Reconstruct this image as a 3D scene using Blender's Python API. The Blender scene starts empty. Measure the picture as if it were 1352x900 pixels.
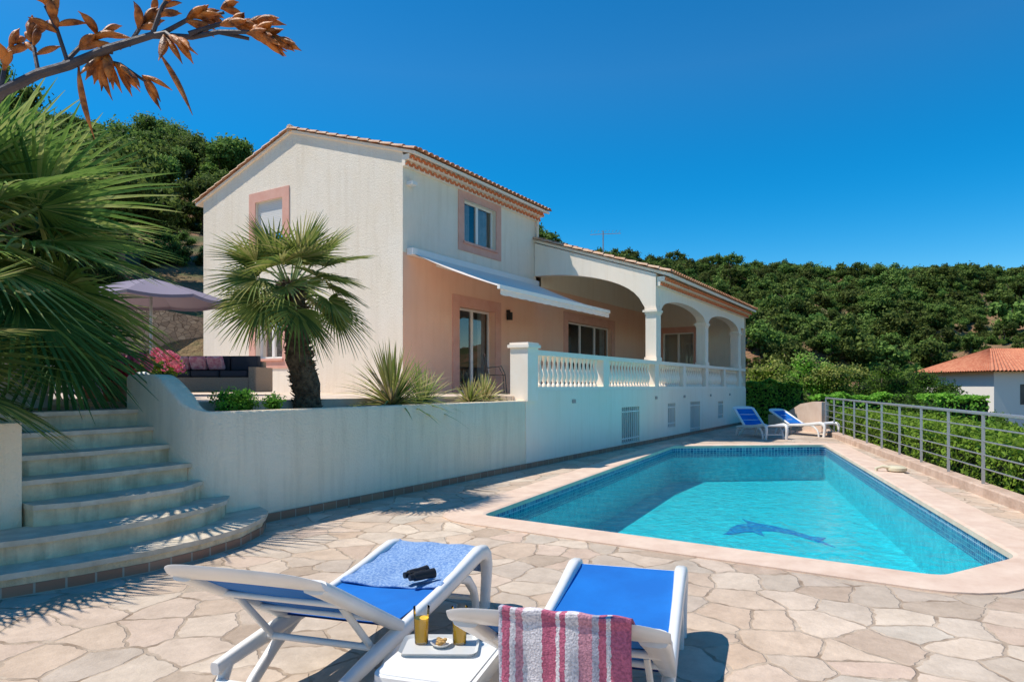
import bpy, math, random
import numpy as np
from mathutils import Vector, Matrix
from mathutils.geometry import tessellate_polygon
random.seed(7); RNG=np.random.default_rng(7)
scene=bpy.context.scene
COL=scene.collection
# ---------------------------------------------------------------- materials
def nodes(name):
    m=bpy.data.materials.new(name); m.use_nodes=True
    nt=m.node_tree; nt.nodes.clear()
    out=nt.nodes.new('ShaderNodeOutputMaterial')
    return m,nt,out
def N(nt,t,**kw):
    n=nt.nodes.new(t)
    for k,v in kw.items():
        if k.startswith('i_'):
            key=k[2:]
            n.inputs[int(key) if key.isdigit() else key.replace('_',' ')].default_value=v
        else: setattr(n,k,v)
    return n
def c4(c): return (c[0],c[1],c[2],1.0)
def simple(name,col,col2=None,vscale=2.0,rough=0.6,bump=0.0,bscale=60,metal=0.0,spec=0.4,detail=6,bdist=0.02,thr=(0.35,0.65),streak=0):
    m,nt,out=nodes(name); L=nt.links
    p=N(nt,'ShaderNodeBsdfPrincipled'); p.inputs['Roughness'].default_value=rough
    p.inputs['Metallic'].default_value=metal; p.inputs['Specular IOR Level'].default_value=spec
    L.new(p.outputs[0],out.inputs[0])
    tc=N(nt,'ShaderNodeTexCoord')
    if col2:
        n=N(nt,'ShaderNodeTexNoise',i_Scale=vscale,i_Detail=detail,i_Roughness=0.6)
        L.new(tc.outputs['Object'],n.inputs['Vector'])
        r=N(nt,'ShaderNodeValToRGB'); r.color_ramp.elements[0].position=thr[0]; r.color_ramp.elements[1].position=thr[1]
        r.color_ramp.elements[0].color=c4(col); r.color_ramp.elements[1].color=c4(col2)
        L.new(n.outputs[0],r.inputs[0]); src=r.outputs[0]
        if streak:
            mp=N(nt,'ShaderNodeMapping'); mp.inputs['Scale'].default_value=(5,5,.45); L.new(tc.outputs['Object'],mp.inputs[0])
            n2=N(nt,'ShaderNodeTexNoise',i_Scale=1.0,i_Detail=8,i_Roughness=0.7); L.new(mp.outputs[0],n2.inputs['Vector'])
            r2=N(nt,'ShaderNodeValToRGB'); r2.color_ramp.elements[0].position=.34; r2.color_ramp.elements[1].position=.52
            q=1-streak; r2.color_ramp.elements[0].color=(q,q*.985,q*.96,1); r2.color_ramp.elements[1].color=(1,1,1,1); L.new(n2.outputs[0],r2.inputs[0])
            mm=N(nt,'ShaderNodeMixRGB',blend_type='MULTIPLY'); mm.inputs[0].default_value=1; L.new(src,mm.inputs[1]); L.new(r2.outputs[0],mm.inputs[2]); src=mm.outputs[0]
        L.new(src,p.inputs['Base Color'])
    else: p.inputs['Base Color'].default_value=c4(col)
    if bump>0:
        b=N(nt,'ShaderNodeTexNoise',i_Scale=bscale,i_Detail=4,i_Roughness=0.6)
        L.new(tc.outputs['Object'],b.inputs['Vector'])
        bm=N(nt,'ShaderNodeBump',i_Strength=bump,i_Distance=bdist)
        L.new(b.outputs[0],bm.inputs['Height']); L.new(bm.outputs[0],p.inputs['Normal'])
    return m
def leafmat(name,a,b,scale=1.2,trans=0.4,rnd=0.35,rough=.65):
    m,nt,out=nodes(name); L=nt.links
    tc=N(nt,'ShaderNodeTexCoord'); n=N(nt,'ShaderNodeTexNoise',i_Scale=scale,i_Detail=4,i_Roughness=0.65)
    L.new(tc.outputs['Object'],n.inputs['Vector'])
    r=N(nt,'ShaderNodeValToRGB'); r.color_ramp.elements[0].position=0.35; r.color_ramp.elements[1].position=0.65
    r.color_ramp.elements[0].color=c4(a); r.color_ramp.elements[1].color=c4(b)
    L.new(n.outputs[0],r.inputs[0])
    oi=N(nt,'ShaderNodeObjectInfo')
    mr=N(nt,'ShaderNodeMapRange'); mr.inputs['To Min'].default_value=1-rnd; mr.inputs['To Max'].default_value=1+rnd
    L.new(oi.outputs['Random'],mr.inputs['Value'])
    hs=N(nt,'ShaderNodeHueSaturation'); L.new(r.outputs[0],hs.inputs['Color']); L.new(mr.outputs[0],hs.inputs['Value'])
    mr2=N(nt,'ShaderNodeMapRange'); mr2.inputs['To Min'].default_value=0.47; mr2.inputs['To Max'].default_value=0.52
    L.new(oi.outputs['Random'],mr2.inputs['Value']); L.new(mr2.outputs[0],hs.inputs['Hue'])
    p=N(nt,'ShaderNodeBsdfPrincipled',i_Roughness=rough); p.inputs['Specular IOR Level'].default_value=0.15
    t=N(nt,'ShaderNodeBsdfTranslucent'); mx=N(nt,'ShaderNodeMixShader'); mx.inputs[0].default_value=trans
    L.new(hs.outputs[0],p.inputs['Base Color']); L.new(hs.outputs[0],t.inputs[0])
    L.new(p.outputs[0],mx.inputs[1]); L.new(t.outputs[0],mx.inputs[2]); L.new(mx.outputs[0],out.inputs[0])
    return m

def flagstone():
    m,nt,out=nodes('flagstone_paving'); L=nt.links
    tc=N(nt,'ShaderNodeTexCoord')
    nz=N(nt,'ShaderNodeTexNoise',i_Scale=1.5,i_Detail=4,i_Roughness=.6); L.new(tc.outputs['Object'],nz.inputs['Vector'])
    mv=N(nt,'ShaderNodeMixRGB',blend_type='LINEAR_LIGHT'); mv.inputs[0].default_value=0.15
    L.new(tc.outputs['Object'],mv.inputs[1]); L.new(nz.outputs['Color'],mv.inputs[2])
    SC=2.75
    v1=N(nt,'ShaderNodeTexVoronoi',feature='F1',i_Scale=SC); v2=N(nt,'ShaderNodeTexVoronoi',feature='DISTANCE_TO_EDGE',i_Scale=SC)
    v1.voronoi_dimensions='2D'; v2.voronoi_dimensions='2D'
    L.new(mv.outputs[0],v1.inputs['Vector']); L.new(mv.outputs[0],v2.inputs['Vector'])
    sep=N(nt,'ShaderNodeSeparateColor'); L.new(v1.outputs['Color'],sep.inputs[0])
    r=N(nt,'ShaderNodeValToRGB'); r.color_ramp.interpolation='LINEAR'
    e=r.color_ramp.elements; e[0].position=0; e[0].color=c4((.61,.46,.345)); e[1].position=1; e[1].color=c4((.61,.53,.44))
    for pos,c in ((.2,(.68,.54,.42)),(.38,(.57,.475,.39)),(.55,(.72,.60,.48)),(.7,(.67,.51,.405)),(.85,(.51,.395,.30))):
        x=e.new(pos); x.color=c4(c)
    L.new(sep.outputs[0],r.inputs[0])
    n2=N(nt,'ShaderNodeTexNoise',i_Scale=4,i_Detail=10,i_Roughness=0.75); L.new(tc.outputs['Object'],n2.inputs['Vector'])
    r2=N(nt,'ShaderNodeValToRGB'); r2.color_ramp.elements[0].position=.3; r2.color_ramp.elements[1].position=.68
    r2.color_ramp.elements[0].color=(.74,.715,.69,1); r2.color_ramp.elements[1].color=(1.07,1.06,1.05,1)
    L.new(n2.outputs[0],r2.inputs[0])
    n6=N(nt,'ShaderNodeTexNoise',i_Scale=.35,i_Detail=4); L.new(tc.outputs['Object'],n6.inputs['Vector'])
    r6=N(nt,'ShaderNodeValToRGB'); r6.color_ramp.elements[0].position=.35; r6.color_ramp.elements[1].position=.6
    r6.color_ramp.elements[0].color=(.86,.85,.84,1); r6.color_ramp.elements[1].color=(1.03,1.02,1.0,1)
    L.new(n6.outputs[0],r6.inputs[0])
    mm=N(nt,'ShaderNodeMixRGB',blend_type='MULTIPLY'); mm.inputs[0].default_value=1
    L.new(r.outputs[0],mm.inputs[1]); L.new(r2.outputs[0],mm.inputs[2])
    nb=N(nt,'ShaderNodeTexNoise',i_Scale=18,i_Detail=3); L.new(tc.outputs['Object'],nb.inputs['Vector'])
    ad=N(nt,'ShaderNodeMath',operation='MULTIPLY_ADD'); ad.inputs[1].default_value=.05; L.new(nb.outputs[0],ad.inputs[0])
    L.new(v2.outputs['Distance'],ad.inputs[2])
    gr=N(nt,'ShaderNodeValToRGB'); gr.color_ramp.elements[0].position=.050; gr.color_ramp.elements[1].position=.067
    L.new(ad.outputs[0],gr.inputs[0])
    n3=N(nt,'ShaderNodeTexNoise',i_Scale=5,i_Detail=5); L.new(tc.outputs['Object'],n3.inputs['Vector'])
    r3=N(nt,'ShaderNodeValToRGB'); r3.color_ramp.elements[0].color=(.31,.225,.16,1); r3.color_ramp.elements[1].color=(.56,.445,.34,1)
    r3.color_ramp.elements[0].position=.36; r3.color_ramp.elements[1].position=.62
    L.new(n3.outputs[0],r3.inputs[0])
    mx=N(nt,'ShaderNodeMixRGB'); L.new(gr.outputs[0],mx.inputs[0]); L.new(r3.outputs[0],mx.inputs[1]); L.new(mm.outputs[0],mx.inputs[2])
    m6=N(nt,'ShaderNodeMixRGB',blend_type='MULTIPLY'); m6.inputs[0].default_value=1; L.new(mx.outputs[0],m6.inputs[1]); L.new(r6.outputs[0],m6.inputs[2])
    p=N(nt,'ShaderNodeBsdfPrincipled',i_Roughness=0.75); p.inputs['Specular IOR Level'].default_value=.2
    L.new(m6.outputs[0],p.inputs['Base Color'])
    b1=N(nt,'ShaderNodeBump',i_Strength=.6,i_Distance=.012); L.new(gr.outputs[0],b1.inputs['Height'])
    n4=N(nt,'ShaderNodeTexNoise',i_Scale=12,i_Detail=9,i_Roughness=.65); L.new(tc.outputs['Object'],n4.inputs['Vector'])
    b2=N(nt,'ShaderNodeBump',i_Strength=.6,i_Distance=.018); L.new(n4.outputs[0],b2.inputs['Height']); L.new(b1.outputs[0],b2.inputs['Normal'])
    L.new(b2.outputs[0],p.inputs['Normal']); L.new(p.outputs[0],out.inputs[0])
    return m
def cellmat(name,cols,scale,edge,grout,dims='3D',rough=.7,bump=.5,stretch=(1,1,1)):
    m,nt,out=nodes(name); L=nt.links
    tc=N(nt,'ShaderNodeTexCoord'); mp=N(nt,'ShaderNodeMapping'); mp.inputs['Scale'].default_value=stretch
    L.new(tc.outputs['Object'],mp.inputs[0])
    v1=N(nt,'ShaderNodeTexVoronoi',feature='F1',i_Scale=scale); v2=N(nt,'ShaderNodeTexVoronoi',feature='DISTANCE_TO_EDGE',i_Scale=scale)
    v1.voronoi_dimensions=dims; v2.voronoi_dimensions=dims
    L.new(mp.outputs[0],v1.inputs['Vector']); L.new(mp.outputs[0],v2.inputs['Vector'])
    sep=N(nt,'ShaderNodeSeparateColor'); L.new(v1.outputs['Color'],sep.inputs[0])
    r=N(nt,'ShaderNodeValToRGB'); e=r.color_ramp.elements
    e[0].color=c4(cols[0]); e[1].color=c4(cols[-1])
    for i,c in enumerate(cols[1:-1]):
        x=e.new((i+1)/(len(cols)-1)); x.color=c4(c)
    L.new(sep.outputs[0],r.inputs[0])
    gr=N(nt,'ShaderNodeValToRGB'); gr.color_ramp.elements[0].position=edge*.6; gr.color_ramp.elements[1].position=edge
    L.new(v2.outputs['Distance'],gr.inputs[0])
    mx=N(nt,'ShaderNodeMixRGB'); mx.inputs[1].default_value=c4(grout); L.new(gr.outputs[0],mx.inputs[0]); L.new(r.outputs[0],mx.inputs[2])
    p=N(nt,'ShaderNodeBsdfPrincipled',i_Roughness=rough); L.new(mx.outputs[0],p.inputs['Base Color'])
    b=N(nt,'ShaderNodeBump',i_Strength=bump,i_Distance=.03); L.new(gr.outputs[0],b.inputs['Height']); L.new(b.outputs[0],p.inputs['Normal'])
    L.new(p.outputs[0],out.inputs[0]); return m
def bricktile(name,a,b,mortar,scale,axis='XZ',w=.5,h=.25,ms=.02):
    m,nt,out=nodes(name); L=nt.links
    tc=N(nt,'ShaderNodeTexCoord'); s=N(nt,'ShaderNodeSeparateXYZ'); c=N(nt,'ShaderNodeCombineXYZ')
    L.new(tc.outputs['Object'],s.inputs[0]); L.new(s.outputs[axis[0]],c.inputs[0]); L.new(s.outputs[axis[1]],c.inputs[1])
    bt=N(nt,'ShaderNodeTexBrick',i_Scale=scale); bt.offset=0
    bt.inputs['Color1'].default_value=c4(a); bt.inputs['Color2'].default_value=c4(b); bt.inputs['Mortar'].default_value=c4(mortar)
    bt.inputs['Mortar Size'].default_value=ms; bt.inputs['Brick Width'].default_value=w; bt.inputs['Row Height'].default_value=h
    L.new(c.outputs[0],bt.inputs['Vector'])
    p=N(nt,'ShaderNodeBsdfPrincipled',i_Roughness=.5); L.new(bt.outputs['Color'],p.inputs['Base Color']); L.new(p.outputs[0],out.inputs[0]); return m
def glassmat(name,tint=(.75,.8,.8),ior=1.5,base=.02):
    m,nt,out=nodes(name); L=nt.links
    f=N(nt,'ShaderNodeFresnel',i_IOR=ior); t=N(nt,'ShaderNodeBsdfTransparent'); t.inputs[0].default_value=c4(tint)
    g=N(nt,'ShaderNodeBsdfGlossy',i_Roughness=.01); mx=N(nt,'ShaderNodeMixShader')
    mul=N(nt,'ShaderNodeMath',operation='MULTIPLY_ADD'); mul.inputs[1].default_value=1.0; mul.inputs[2].default_value=base
    L.new(f.outputs[0],mul.inputs[0]); L.new(mul.outputs[0],mx.inputs[0]); L.new(t.outputs[0],mx.inputs[1]); L.new(g.outputs[0],mx.inputs[2]); L.new(mx.outputs[0],out.inputs[0])
    return m
def watermat():
    m,nt,out=nodes('pool_water'); L=nt.links
    tc=N(nt,'ShaderNodeTexCoord')
    n=N(nt,'ShaderNodeTexNoise',i_Scale=3.6,i_Detail=6,i_Roughness=.6,i_Distortion=.8); L.new(tc.outputs['Object'],n.inputs['Vector'])
    b=N(nt,'ShaderNodeBump',i_Strength=.5,i_Distance=.10); L.new(n.outputs[0],b.inputs['Height'])
    f=N(nt,'ShaderNodeFresnel',i_IOR=1.28); L.new(b.outputs[0],f.inputs['Normal'])
    t=N(nt,'ShaderNodeBsdfTransparent'); t.inputs[0].default_value=(.50,.92,.96,1)
    g=N(nt,'ShaderNodeBsdfGlossy',i_Roughness=.04); L.new(b.outputs[0],g.inputs['Normal'])
    mx=N(nt,'ShaderNodeMixShader'); L.new(f.outputs[0],mx.inputs[0]); L.new(t.outputs[0],mx.inputs[1]); L.new(g.outputs[0],mx.inputs[2])
    L.new(mx.outputs[0],out.inputs[0])
    return m
def poolfloor():
    m,nt,out=nodes('pool_liner'); L=nt.links
    tc=N(nt,'ShaderNodeTexCoord')
    n=N(nt,'ShaderNodeTexNoise',i_Scale=3.5,i_Detail=7,i_Roughness=.68,i_Distortion=2.2); L.new(tc.outputs['Object'],n.inputs['Vector'])
    r=N(nt,'ShaderNodeValToRGB'); r.color_ramp.elements[0].position=.34; r.color_ramp.elements[1].position=.66
    r.color_ramp.elements[0].color=(.025,.45,.53,1); r.color_ramp.elements[1].color=(.10,.76,.80,1)
    L.new(n.outputs[0],r.inputs[0])
    p=N(nt,'ShaderNodeBsdfPrincipled',i_Roughness=.6); L.new(r.outputs[0],p.inputs['Base Color']); L.new(p.outputs[0],out.inputs[0]); return m
def stripemat(name,stops,axis='Y',lo=-.25,hi=.25,bump=.6):
    m,nt,out=nodes(name); L=nt.links
    tc=N(nt,'ShaderNodeTexCoord'); s=N(nt,'ShaderNodeSeparateXYZ'); L.new(tc.outputs['Object'],s.inputs[0])
    nz=N(nt,'ShaderNodeTexNoise',i_Scale=90,i_Detail=3); L.new(tc.outputs['Object'],nz.inputs['Vector'])
    ad=N(nt,'ShaderNodeMath',operation='MULTIPLY_ADD'); ad.inputs[1].default_value=.014; L.new(nz.outputs[0],ad.inputs[0]); L.new(s.outputs[axis],ad.inputs[2])
    mr=N(nt,'ShaderNodeMapRange'); mr.inputs['From Min'].default_value=lo; mr.inputs['From Max'].default_value=hi; L.new(ad.outputs[0],mr.inputs[0])
    r=N(nt,'ShaderNodeValToRGB'); r.color_ramp.interpolation='CONSTANT'; e=r.color_ramp.elements
    e[0].position=0; e[0].color=c4(stops[0][1]); e[1].position=stops[1][0]; e[1].color=c4(stops[1][1])
    for pos,c in stops[2:]:
        x=e.new(pos); x.color=c4(c)
    L.new(mr.outputs[0],r.inputs[0])
    n5=N(nt,'ShaderNodeTexNoise',i_Scale=120,i_Detail=2); L.new(tc.outputs['Object'],n5.inputs['Vector'])
    r5=N(nt,'ShaderNodeValToRGB'); r5.color_ramp.elements[0].position=.35; r5.color_ramp.elements[1].position=.6; r5.color_ramp.elements[0].color=(.7,.7,.72,1); r5.color_ramp.elements[1].color=(1.1,1.1,1.1,1); L.new(n5.outputs[0],r5.inputs[0])
    mm=N(nt,'ShaderNodeMixRGB',blend_type='MULTIPLY'); mm.inputs[0].default_value=1; L.new(r.outputs[0],mm.inputs[1]); L.new(r5.outputs[0],mm.inputs[2])
    p=N(nt,'ShaderNodeBsdfPrincipled',i_Roughness=.95); p.inputs['Specular IOR Level'].default_value=.1
    L.new(mm.outputs[0],p.inputs['Base Color'])
    b=N(nt,'ShaderNodeTexNoise',i_Scale=160,i_Detail=3); L.new(tc.outputs['Object'],b.inputs['Vector'])
    bm=N(nt,'ShaderNodeBump',i_Strength=bump,i_Distance=.006); L.new(b.outputs[0],bm.inputs['Height']); L.new(bm.outputs[0],p.inputs['Normal'])
    L.new(p.outputs[0],out.inputs[0]); return m

STUCCO=simple('cream_stucco',(.89,.76,.60),(.92,.81,.67),.7,.9,.6,30,bdist=.025,streak=.06)
STUCCOW=simple('white_stucco',(.96,.81,.65),(.97,.85,.71),.6,.9,.35,45,bdist=.015,streak=.05)
LOWST=simple('terrace_wall_render',(.96,.77,.54),(.97,.81,.60),.8,.9,.6,32,bdist=.03,streak=.12)
PINK=simple('pink_render',(.94,.55,.38),(.95,.60,.43),.8,.9,.25,50,streak=.04)
PINKD=simple('pink_trim',(.72,.36,.27),(.78,.43,.33),3,.8,.15,60)
WHITE=simple('white_paint',(.84,.80,.74),None,rough=.45,bump=.1,bscale=30,bdist=.005)
BALW=simple('balustrade_stone',(.95,.81,.66),(.97,.85,.72),4,.7,.2,60,bdist=.006)
PLAST=simple('white_plastic',(.85,.82,.78),(.78,.76,.72),6,.32,.04,60,spec=.5)
FABRIC=simple('blue_sling_fabric',(.003,.13,.47),(.005,.17,.57),3,.75,.35,420,bdist=.002)
ROOF=simple('terracotta_roof_tile',(.50,.20,.10),(.68,.38,.22),5,.85,.4,50)
ROOFV=simple('verge_roof_tile',(.55,.30,.18),(.72,.52,.36),5,.85,.4,50)
GENO=simple('genoise_terracotta',(.66,.17,.06),(.80,.27,.12),9,.8,.2,60)
FLAG=flagstone()
COPE=simple('pink_coping_stone',(.66,.47,.355),(.76,.58,.45),3,.75,.35,40,bdist=.008,streak=.06)
STEPM=simple('step_stone',(.54,.45,.33),(.74,.63,.49),5,.8,.5,30,bdist=.012)
STEPR=simple('step_riser',(.66,.51,.32),(.88,.72,.48),5,.9,.6,40,streak=.3)
BRICKT=bricktile('brown_skirting_tile',(.30,.13,.08),(.40,.19,.11),(.45,.36,.28),1,w=.22,h=.3,ms=.006)
KERB=simple('kerb_render',(.46,.32,.24),(.62,.46,.36),4,.9,.5,30)
SOIL=simple('planter_soil',(.12,.075,.045),(.24,.16,.10),8,.95,.8,25,bdist=.05)
TERR=simple('terrace_tile',(.60,.46,.35),(.70,.57,.45),3,.6,.2,30)
FRAMEW=simple('white_pvc_frame',(.86,.82,.77),rough=.35)
GLASS=glassmat('window_glass',(.62,.66,.66),base=.10)
CURT=simple('curtain',(.85,.83,.80),(.66,.64,.62),6,.9)
DARK=simple('interior_dark',(.10,.085,.07),(.18,.15,.12),2,.8)
SHUT=simple('roller_shutter',(.74,.71,.66),rough=.6)
METAL=simple('grey_metal',(.40,.40,.40),rough=.4,metal=.6)
IRON=simple('black_iron',(.03,.03,.03),rough=.5,metal=.3)
AWN=simple('awning_fabric',(.92,.77,.66),(.94,.80,.70),5,.85,.1,100)
WATER=watermat(); PFLOOR=poolfloor()
BAND=bricktile('pool_mosaic',(.02,.06,.20),(.10,.26,.40),(.38,.52,.58),1,w=.055,h=.055,ms=.004)
MOS=simple('dolphin_mosaic',(.01,.12,.46),(.05,.40,.62),14,.5,thr=(.42,.6))
BARK=simple('tree_bark',(.13,.09,.06),(.24,.18,.12),8,.9,.8,20,bdist=.05)
PBARK=simple('palm_trunk_fibre',(.07,.045,.03),(.24,.165,.10),14,.95,1.0,40,bdist=.05)
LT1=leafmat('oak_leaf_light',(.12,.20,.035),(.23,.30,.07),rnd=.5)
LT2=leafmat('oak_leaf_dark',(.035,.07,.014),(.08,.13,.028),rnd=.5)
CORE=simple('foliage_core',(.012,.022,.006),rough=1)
HDG=leafmat('hedge_leaf',(.18,.34,.03),(.27,.45,.06),1.5,.4)
HDG2=leafmat('hedge_leaf_dark',(.09,.19,.02),(.14,.26,.035),1.5,.35)
PALM1=leafmat('palm_leaf_green',(.16,.26,.05),(.28,.36,.09),2.5,.35,.1,.6)
PALM2=leafmat('palm_leaf_yellow',(.34,.38,.10),(.48,.48,.18),2.5,.35,.1,.6)
PALM3=leafmat('palm_leaf_dark',(.05,.12,.03),(.10,.19,.05),2.5,.3,.1,.6)
PETI=simple('palm_petiole',(.24,.30,.10),rough=.5)
DRY=leafmat('dry_leaf',(.45,.38,.17),(.60,.52,.28),4,.3,.1)
FLP=leafmat('pink_petal',(.75,.12,.22),(.88,.36,.42),9,.3,.1)
FLR=leafmat('red_petal',(.60,.02,.03),(.75,.06,.05),9,.2,.1)
POD=simple('seed_pod',(.11,.032,.008),(.60,.20,.035),26,.5,.5,60,bdist=.01,thr=(.36,.6))
STEMM=simple('flower_stalk',(.025,.027,.04),(.10,.08,.08),12,.6,.4,40,bdist=.01)
RATT=simple('rattan',(.20,.14,.10),(.42,.32,.23),60,.8,.6,120)
CUSH=simple('dark_cushion',(.03,.035,.05),rough=.9)
CUSHP=simple('pink_cushion',(.60,.16,.24),(.80,.50,.52),14,.9)
PARA=simple('parasol_fabric',(.24,.20,.25),rough=.9)
TERRAC=simple('terracotta_pot',(.42,.18,.09),(.5,.25,.14),5,.85)
STONEW=cellmat('dry_stone_wall',[(.26,.20,.15),(.36,.29,.22),(.22,.17,.13),(.42,.35,.27)],4.6,.05,(.13,.095,.07),stretch=(1,1,1.7))

# ---------------------------------------------------------------- mesh builder
class MB:
    def __init__(s): s.V=[];s.F=[];s.M=[]
    def add(s,v,f,m=0):
        o=len(s.V); s.V+= [tuple(p) for p in v]
        for q in f: s.F.append(tuple(i+o for i in q)); s.M.append(m)
    def box(s,x0,x1,y0,y1,z0,z1,m=0,top=None):
        v=[(x0,y0,z0),(x1,y0,z0),(x1,y1,z0),(x0,y1,z0),(x0,y0,z1),(x1,y0,z1),(x1,y1,z1),(x0,y1,z1)]
        s.add(v,[(0,3,2,1),(0,1,5,4),(1,2,6,5),(2,3,7,6),(3,0,4,7)],m); s.add(v[4:],[(0,1,2,3)],m if top is None else top)
    def obox(s,c,ax,hw,m=0):
        ax=[Vector(a).normalized() for a in ax]; c=Vector(c); v=[]
        for k in (-1,1):
            for j in ((-1,-1),(1,-1),(1,1),(-1,1)):
                v.append(c+ax[0]*hw[0]*j[0]+ax[1]*hw[1]*j[1]+ax[2]*hw[2]*k)
        s.add(v,[(0,3,2,1),(4,5,6,7),(0,1,5,4),(1,2,6,5),(2,3,7,6),(3,0,4,7)],m)
    def prism(s,poly,z0,z1,m=0,top=None,bottom=True):
        n=len(poly); v=[(p[0],p[1],z0) for p in poly]+[(p[0],p[1],z1) for p in poly]
        s.add(v,[(i,(i+1)%n,n+(i+1)%n,n+i) for i in range(n)],m)
        tri=tessellate_polygon([[Vector((p[0],p[1],0)) for p in poly]])
        s.add([(p[0],p[1],z1) for p in poly],[tuple(t) for t in tri],m if top is None else top)
        if bottom: s.add([(p[0],p[1],z0) for p in poly],[tuple(t)[::-1] for t in tri],m)
    def tube(s,path,rad,seg=8,m=0,caps=True,sx=1.0,sz=1.0):
        path=[Vector(p) for p in path]; n=len(path)
        if not hasattr(rad,'__len__'): rad=[rad]*n
        rings=[]; up=Vector((0,0,1))
        for i,p in enumerate(path):
            d=(path[min(i+1,n-1)]-path[max(i-1,0)]).normalized()
            a=up.cross(d)
            if a.length<.05: a=Vector((0,1,0)).cross(d) if abs(d.y)<.9 else Vector((1,0,0)).cross(d)
            a.normalize(); b=d.cross(a).normalized()
            rings.append([p+a*math.cos(t)*rad[i]*sx+b*math.sin(t)*rad[i]*sz for t in [2*math.pi*k/seg for k in range(seg)]])
        v=[q for r in rings for q in r]; f=[]
        for i in range(n-1):
            for k in range(seg):
                f.append((i*seg+k,i*seg+(k+1)%seg,(i+1)*seg+(k+1)%seg,(i+1)*seg+k))
        if caps: f.append(tuple(range(seg))[::-1]); f.append(tuple((n-1)*seg+k for k in range(seg)))
        s.add(v,f,m)
    def rail(s,path,wy,wz,m=0,r=.3):
        path=[Vector(p) for p in path]; n=len(path); rings=[]
        for i,p in enumerate(path):
            d=(path[min(i+1,n-1)]-path[max(i-1,0)]).normalized(); b=Vector((-d.z,0,d.x)); 
            w_=wy[i] if hasattr(wy,'__len__') else wy; h_=wz[i] if hasattr(wz,'__len__') else wz
            prof=[(1,.4),(.8,.85),(.4,1),(-.4,1),(-.8,.85),(-1,.4),(-1,-.4),(-.8,-.85),(-.4,-1),(.4,-1),(.8,-.85),(1,-.4)]
            rings.append([p+Vector((0,1,0))*w_*a_+b*h_*b_ for a_,b_ in prof])
        k=12; v=[q for r_ in rings for q in r_]; f=[]
        for i in range(n-1):
            for j in range(k): f.append((i*k+j,i*k+(j+1)%k,(i+1)*k+(j+1)%k,(i+1)*k+j))
        f.append(tuple(range(k))[::-1]); f.append(tuple((n-1)*k+j for j in range(k))); s.add(v,f,m)
    def lathe(s,cx,cy,prof,seg=12,m=0,caps=True):
        v=[];n=len(prof)
        for r,z in prof:
            for k in range(seg):
                t=2*math.pi*k/seg; v.append((cx+r*math.cos(t),cy+r*math.sin(t),z))
        f=[]
        for i in range(n-1):
            for k in range(seg): f.append((i*seg+k,i*seg+(k+1)%seg,(i+1)*seg+(k+1)%seg,(i+1)*seg+k))
        if caps: f.append(tuple(range(seg))[::-1]); f.append(tuple((n-1)*seg+k for k in range(seg)))
        s.add(v,f,m)
    def grid(s,fn,nu,nv,m=0):
        v=[fn(i/nu,j/nv) for j in range(nv+1) for i in range(nu+1)]
        f=[(j*(nu+1)+i,j*(nu+1)+i+1,(j+1)*(nu+1)+i+1,(j+1)*(nu+1)+i) for j in range(nv) for i in range(nu)]
        s.add(v,f,m)
    def leaves(s,P,Nn,size,m=0,aspect=.55):
        P=np.asarray(P);Nn=np.asarray(Nn);n=len(P)
        Nn=Nn/np.linalg.norm(Nn,axis=1,keepdims=True)
        r=RNG.normal(size=(n,3)); a=np.cross(Nn,r); a/=np.linalg.norm(a,axis=1,keepdims=True)+1e-9; b=np.cross(Nn,a)
        sz=size*RNG.uniform(.6,1.3,(n,1)); a=a*sz;b=b*sz*aspect
        v=np.stack([P-a,P-b*1.0+a*.1,P+a,P+b+a*.1],axis=1).reshape(-1,3)
        o=len(s.V); s.V+= [tuple(x) for x in v.tolist()]
        for i in range(n): s.F.append((o+4*i,o+4*i+1,o+4*i+2,o+4*i+3))
        if hasattr(m,'__len__'): s.M+= [int(x) for x in m]
        else: s.M+= [m]*n
    def mesh(s,name,mats,smooth=True,ang=35):
        me=bpy.data.meshes.new(name); me.from_pydata(s.V,[],s.F); 
        for m in mats: me.materials.append(m)
        me.polygons.foreach_set('material_index',s.M)
        if smooth:
            me.polygons.foreach_set('use_smooth',[True]*len(s.F)); me.update()
            try: me.set_sharp_from_angle(angle=math.radians(ang))
            except Exception: pass
        me.update(); return me
    def obj(s,name,mats,parent=None,smooth=True,bevel=0,loc=None,rz=0,ang=35):
        o=bpy.data.objects.new(name,s.mesh(name,mats,smooth,ang)); COL.objects.link(o)
        if parent: o.parent=parent
        if loc: o.location=loc
        o.rotation_euler[2]=rz
        if bevel:
            b=o.modifiers.new('bevel','BEVEL'); b.width=bevel; b.segments=2; b.limit_method='ANGLE'
        return o
def empty(name,loc=(0,0,0),rz=0):
    e=bpy.data.objects.new(name,None); COL.objects.link(e); e.location=loc; e.rotation_euler[2]=rz; return e
def smoothstep(a,b,x):
    t=max(0,min(1,(x-a)/(b-a))); return t*t*(3-2*t)

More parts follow.
